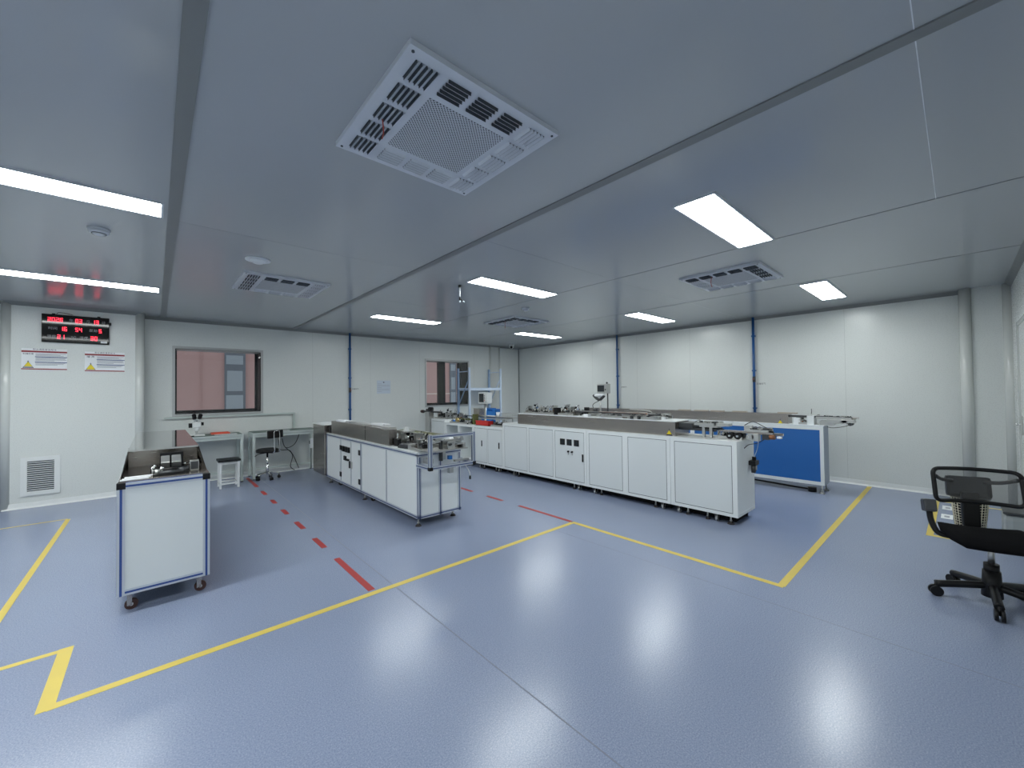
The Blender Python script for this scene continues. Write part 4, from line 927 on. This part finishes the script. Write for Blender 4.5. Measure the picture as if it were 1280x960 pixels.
tag(MB().box(.38, .46, 7.93, 7.99, .789, .805, 'black', .004).build('tape_dispenser', loc=(.42, 7.96, .789)), 'small black box at the front edge of the left desk', 'box')
cbl = MB()
for pts in ([(2.05, 8.35, .70), (1.95, 8.3, .50), (1.80, 8.3, .45), (1.75, 8.33, .62)], [(1.80, 8.3, .45), (1.92, 8.32, .30), (1.88, 8.3, .10), (1.95, 8.3, .02)], [(1.70, 8.34, .60), (1.72, 8.3, .42), (1.88, 8.3, .38), (2.02, 8.3, .05)]):
    cbl.tube(pts, .006, 'black')
tag(cbl.build('power_cable', loc=(1.9, 8.3, 0)), 'dark cables looping under the right desk', 'cable')
t = thing('power_strip', 'pale socket strip fixed to the right end leg of the right desk', 'socket', (2.20, 8.15, .45))
MB().box(2.165, 2.22, 8.10, 8.16, .42, .60, 'paper', .006).build('body', t); MB().box(2.16, 2.166, 8.11, 8.15, .50, .56, 'gap').build('outlet', t); MB().cyl((2.19, 8.13, .05), (2.19, 8.13, .42), .008, 'dark').build('cord', t)

# stool
STL = thing('square_stool', 'small square stool with pale frame and black top before the left desk', 'stool', (.865, 7.66, 0))
x, y = .865, 7.66; a = .115
for sx in (-1, 1):
    for sy in (-1, 1): bx('leg', x+sx*a-.014, x+sx*a+.014, y+sy*a-.014, y+sy*a+.014, 0, .405, 'base', STL)
for z in (.07, .38):
    for sx in (-1, 1):
        bx('stretcher', x+sx*a-.010, x+sx*a+.010, y-a+.014, y+a-.014, z-.012, z+.012, 'base', STL)
        bx('stretcher', x-a+.014, x+a-.014, y+sx*a-.010, y+sx*a+.010, z-.012, z+.012, 'base', STL)
bx('seat', x-.145, x+.145, y-.145, y+.145, .405, .435, 'black', STL, .006)

def star_base(root, r, n, a0, m, hub, leg_z, wheel_r, up=.0, cw=.016):
    for k in range(n):
        a = a0+2*PI*k/n; c, s_ = math.cos(a), math.sin(a)
        lg = MB().tube([(c*.03, s_*.03, leg_z+up), (c*r*.5, s_*r*.5, leg_z+up*.5), (c*r, s_*r, leg_z-.008)], .023 if m == 'black' else .013, m, seg=10).build('leg', root, local=True)
        wx, wy = c*r, s_*r
        MB().cyl((wx-s_*.022, wy+c*.022, wheel_r), (wx-s_*.006, wy+c*.006, wheel_r), wheel_r, 'black', seg=18).cyl((wx+s_*.022, wy-c*.022, wheel_r), (wx+s_*.006, wy-c*.006, wheel_r), wheel_r, 'black', seg=18).cyl((wx, wy, wheel_r), (wx, wy, leg_z), .008, 'black').build('caster', lg, local=True)

# lab chair at the right desk
LC = thing('lab_chair', 'black low back lab chair with chrome base at the right desk', 'chair', (1.43, 7.86, 0), math.radians(118))
star_base(LC, .17, 5, .3, 'chrome', .04, .085, .026, .03)
MB().cyl((0, 0, .08), (0, 0, .46), .015, 'chrome').cyl((0, 0, .08), (0, 0, .27), .024, 'chrome').build('gas_lift', LC, local=True)
MB().cyl((0, 0, .455), (0, 0, .50), .165, 'black', r1=.17, seg=28).cyl((0, 0, .50), (0, 0, .515), .17, 'black', r1=.14, seg=28).build('seat', LC, local=True)
MB().box(-.20, -.165, -.14, .14, .70, .83, 'black', .012).build('backrest', LC, local=True)
MB().tube([(-.10, .05, .45), (-.22, .05, .47), (-.225, .05, .60), (-.215, .05, .80), (-.215, 0, .82), (-.215, -.05, .80), (-.225, -.05, .60), (-.22, -.05, .47), (-.10, -.05, .45)], .008, 'chrome').build('back_bracket', LC, local=True)
MB().tube([(.02, .04, .44), (.05, .13, .43), (.06, .18, .40)], .006, 'black').build('height_lever', LC, local=True)

# ------------------------------------------------------------------ mesh office chair in the foreground right
OC = thing('office_chair', 'black mesh back office chair with grey armrest pad, right foreground', 'chair', (4.15, -.115, 0), math.radians(200))
star_base(OC, .275, 5, math.radians(184-200), 'black', .06, .088, .034, .03)
MB().cyl((0, 0, .05), (0, 0, .22), .050, 'black', r1=.042, seg=20).cyl((0, 0, .20), (0, 0, .265), .036, 'black', seg=20).build('hub_cover', OC, local=True)
MB().cyl((0, 0, .26), (0, 0, .40), .016, 'steell', seg=20).build('gas_lift', OC, local=True)
MB().box(-.09, .07, -.07, .07, .385, .41, 'black', .006).build('tilt_mechanism', OC, local=True)
def cushion(x0, x1, y0, y1, z0, z1, m):
    mb = MB(); mb.box(x0, x1, y0, y1, z0, z1, m, min((z1-z0)*.45, .03)); return mb
st = MB(); N = 18; g = [[None]*(N+1) for _ in range(N+1)]; gb = [[None]*(N+1) for _ in range(N+1)]
i_ = st.mi('fab')
for i in range(N+1):
    for j in range(N+1):
        u = -1+2*i/N; v = -1+2*j/N
        su = u*math.sqrt(max(0, 1-v*v*.22)); sv = v*math.sqrt(max(0, 1-u*u*.22))
        X_ = .03+.215*su; Y_ = .23*sv
        e = max(abs(u), abs(v))**6
        drop = .022*max(0, u)**3
        g[i][j] = st.bm.verts.new((X_, Y_, .465-.016*e-drop+.018*abs(v)**2)); gb[i][j] = st.bm.verts.new((X_*.97, Y_*.94, .405-drop*.3+.008*e))
for i in range(N):
    for j in range(N):
        for G, fl in ((g, False), (gb, True)):
            q = (G[i][j], G[i+1][j], G[i+1][j+1], G[i][j+1]); f = st.bm.faces.new(q[::-1] if fl else q); f.smooth = True
for k in range(N):
    for A, B in (((k, 0), (k+1, 0)), ((k, N), (k+1, N)), ((0, k), (0, k+1)), ((N, k), (N, k+1))):
        f = st.bm.faces.new((g[A[0]][A[1]], g[B[0]][B[1]], gb[B[0]][B[1]], gb[A[0]][A[1]])); f.smooth = True
st.build('seat', OC, local=True)
# backrest: curved rounded frame with mesh
bw, bz0, bz1 = .218, .628, .850
def bp(v, z): return (-.185+.07*(v/bw)**2*1.0-.05*(z-bz0)/(bz1-bz0), v, z)
loop = []
R_ = .035
for (cx_, cz_, a0_) in ((bw-R_, bz1-R_, 0), (-(bw-R_), bz1-R_, 90), (-(bw-R_), bz0+R_, 180), (bw-R_, bz0+R_, 270)):
    for k in range(5):
        a = math.radians(a0_+k*22.5); loop.append((cx_+R_*math.cos(a), cz_+R_*math.sin(a)))
dense = []
for k in range(len(loop)):
    p, q = loop[k], loop[(k+1) % len(loop)]; dense.append(p)
    n_ = int(math.hypot(q[0]-p[0], q[1]-p[1])/.03)
    for j in range(1, n_): dense.append((p[0]+(q[0]-p[0])*j/n_, p[1]+(q[1]-p[1])*j/n_))
MB().tube([bp(*p) for p in dense]+[bp(*dense[0])], .0135, 'black', seg=8, smooth=False).build('backrest_frame', OC, local=True)
mf = MB(); mf.mi('meshfab'); NX, NZ = 14, 6
V = [[mf.bm.verts.new(bp(-bw+.008+(2*bw-.016)*i/NX, bz0+.006+(bz1-bz0-.012)*j/NZ)) for j in range(NZ+1)] for i in range(NX+1)]
for i in range(NX):
    for j in range(NZ):
        f = mf.bm.faces.new((V[i][j], V[i+1][j], V[i+1][j+1], V[i][j+1])); f.smooth = True
mf.build('backrest_mesh', OC, local=True)
MB().box(-.275, -.262, -.115, .115, .64, .79, 'dark', .02, (0, -.12, 0)).build('lumbar_plate', OC, local=True)
for sy in (-1, 1): MB().tube([(-.165, sy*.205, .80), (-.23, sy*.15, .765), (-.272, sy*.08, .755)], .013, 'dark').build('support_wing', OC, local=True)
MB().box(-.262, -.225, -.045, .045, .44, .68, 'black', .008, (0, -.08, 0)).box(-.25, -.05, -.04, .04, .40, .43, 'black', .006).build('spine', OC, local=True)
for sy in (1, -1):
    ar = MB().tube([(-.0, sy*.20, .415), (-.01, sy*.25, .43), (-.03, sy*.275, .50), (-.05, sy*.28, .59)], .017, 'black').build('armrest', OC, local=True)
    MB().box(-.085, -.01, sy*.28-.034, sy*.28+.034, .562, .648, 'dark', .014, (0, -.25, 0)).build('arm_pad', ar, local=True)
MB().tube([(.0, .06, .395), (0, .20, .37), (0, .24, .362)], .005, 'steell').cyl((0, .23, .362), (0, .295, .355), .009, 'black').build('tilt_lever', OC, local=True)

# basket, tub behind the chair
BK = thing('waste_basket', 'beige lattice waste basket with black liner behind the mesh chair', 'basket', (6.12, -.04, 0))
mb = MB(); x, y = 6.12, -.04
for k in range(26):
    a = 2*PI*k/26; c, s_ = math.cos(a), math.sin(a)
    mb.cyl((x+.10*c, y+.10*s_, .0), (x+.13*c, y+.13*s_, .33), .0035, 'basket', seg=6)
for k in range(13):
    z = .012+k*.026; r = .10+.03*z/.33
    mb.tube([(x+r*math.cos(2*PI*j/24), y+r*math.sin(2*PI*j/24), z) for j in range(25)], .0032, 'basket', seg=6, smooth=False)
mb.build('lattice', BK)
MB().cyl((x, y, .004), (x, y, .34), .092, 'blackm', r1=.121, seg=24).cyl((x, y, .33), (x, y, .37), .145, 'black', r1=.12, seg=17).build('liner', BK)
TB = thing('plastic_tub', 'grey translucent tub standing behind the basket by the door wall', 'tub', (5.7, -.3, 0))
MB().box(5.50, 5.88, -.405, -.23, 0, .33, 'tub', .05).build('body', TB)
MB().box(5.49, 5.89, -.41, -.225, .33, .352, 'dark', .01).build('lid', TB)

# ------------------------------------------------------------------ camera, world
cam_d = bpy.data.cameras.new('camera'); cam = bpy.data.objects.new('camera', cam_d); C.objects.link(cam)
cam_d.sensor_width = 36; cam_d.lens = 36*500/1280; cam_d.clip_start = .02; cam_d.clip_end = 100
Rc = [[0.7459266330668499, -0.6659306333278895, -0.011395160247624216], [0.002636139554560369, 0.020060939544082116, -0.999795283782064], [0.6660229041480495, 0.7457438905550113, 0.016719475173383888]]
r_, d_, f_ = (Vector(v) for v in Rc)
m3 = Matrix((r_, -d_, -f_)).transposed()
cam.matrix_world = Matrix.Translation((0, 0, 1.45)) @ m3.to_4x4()
bpy.context.scene.camera = cam
w = bpy.data.worlds.new('World'); bpy.context.scene.world = w; w.use_nodes = True
nt = w.node_tree; bg = nt.nodes['Background']
bg.inputs[0].default_value = (0.85, 0.92, 1.0, 1); bg.inputs[1].default_value = .75
vs = bpy.context.scene.view_settings
bpy.context.scene.display_settings.display_device = 'sRGB'
vs.view_transform = 'Standard'; vs.look = 'None'; vs.exposure = 0.10; vs.gamma = 1.0; vs.use_curve_mapping = False
cy_ = bpy.context.scene.cycles
cy_.max_bounces = 10; cy_.diffuse_bounces = 6; cy_.glossy_bounces = 5; cy_.transparent_max_bounces = 12
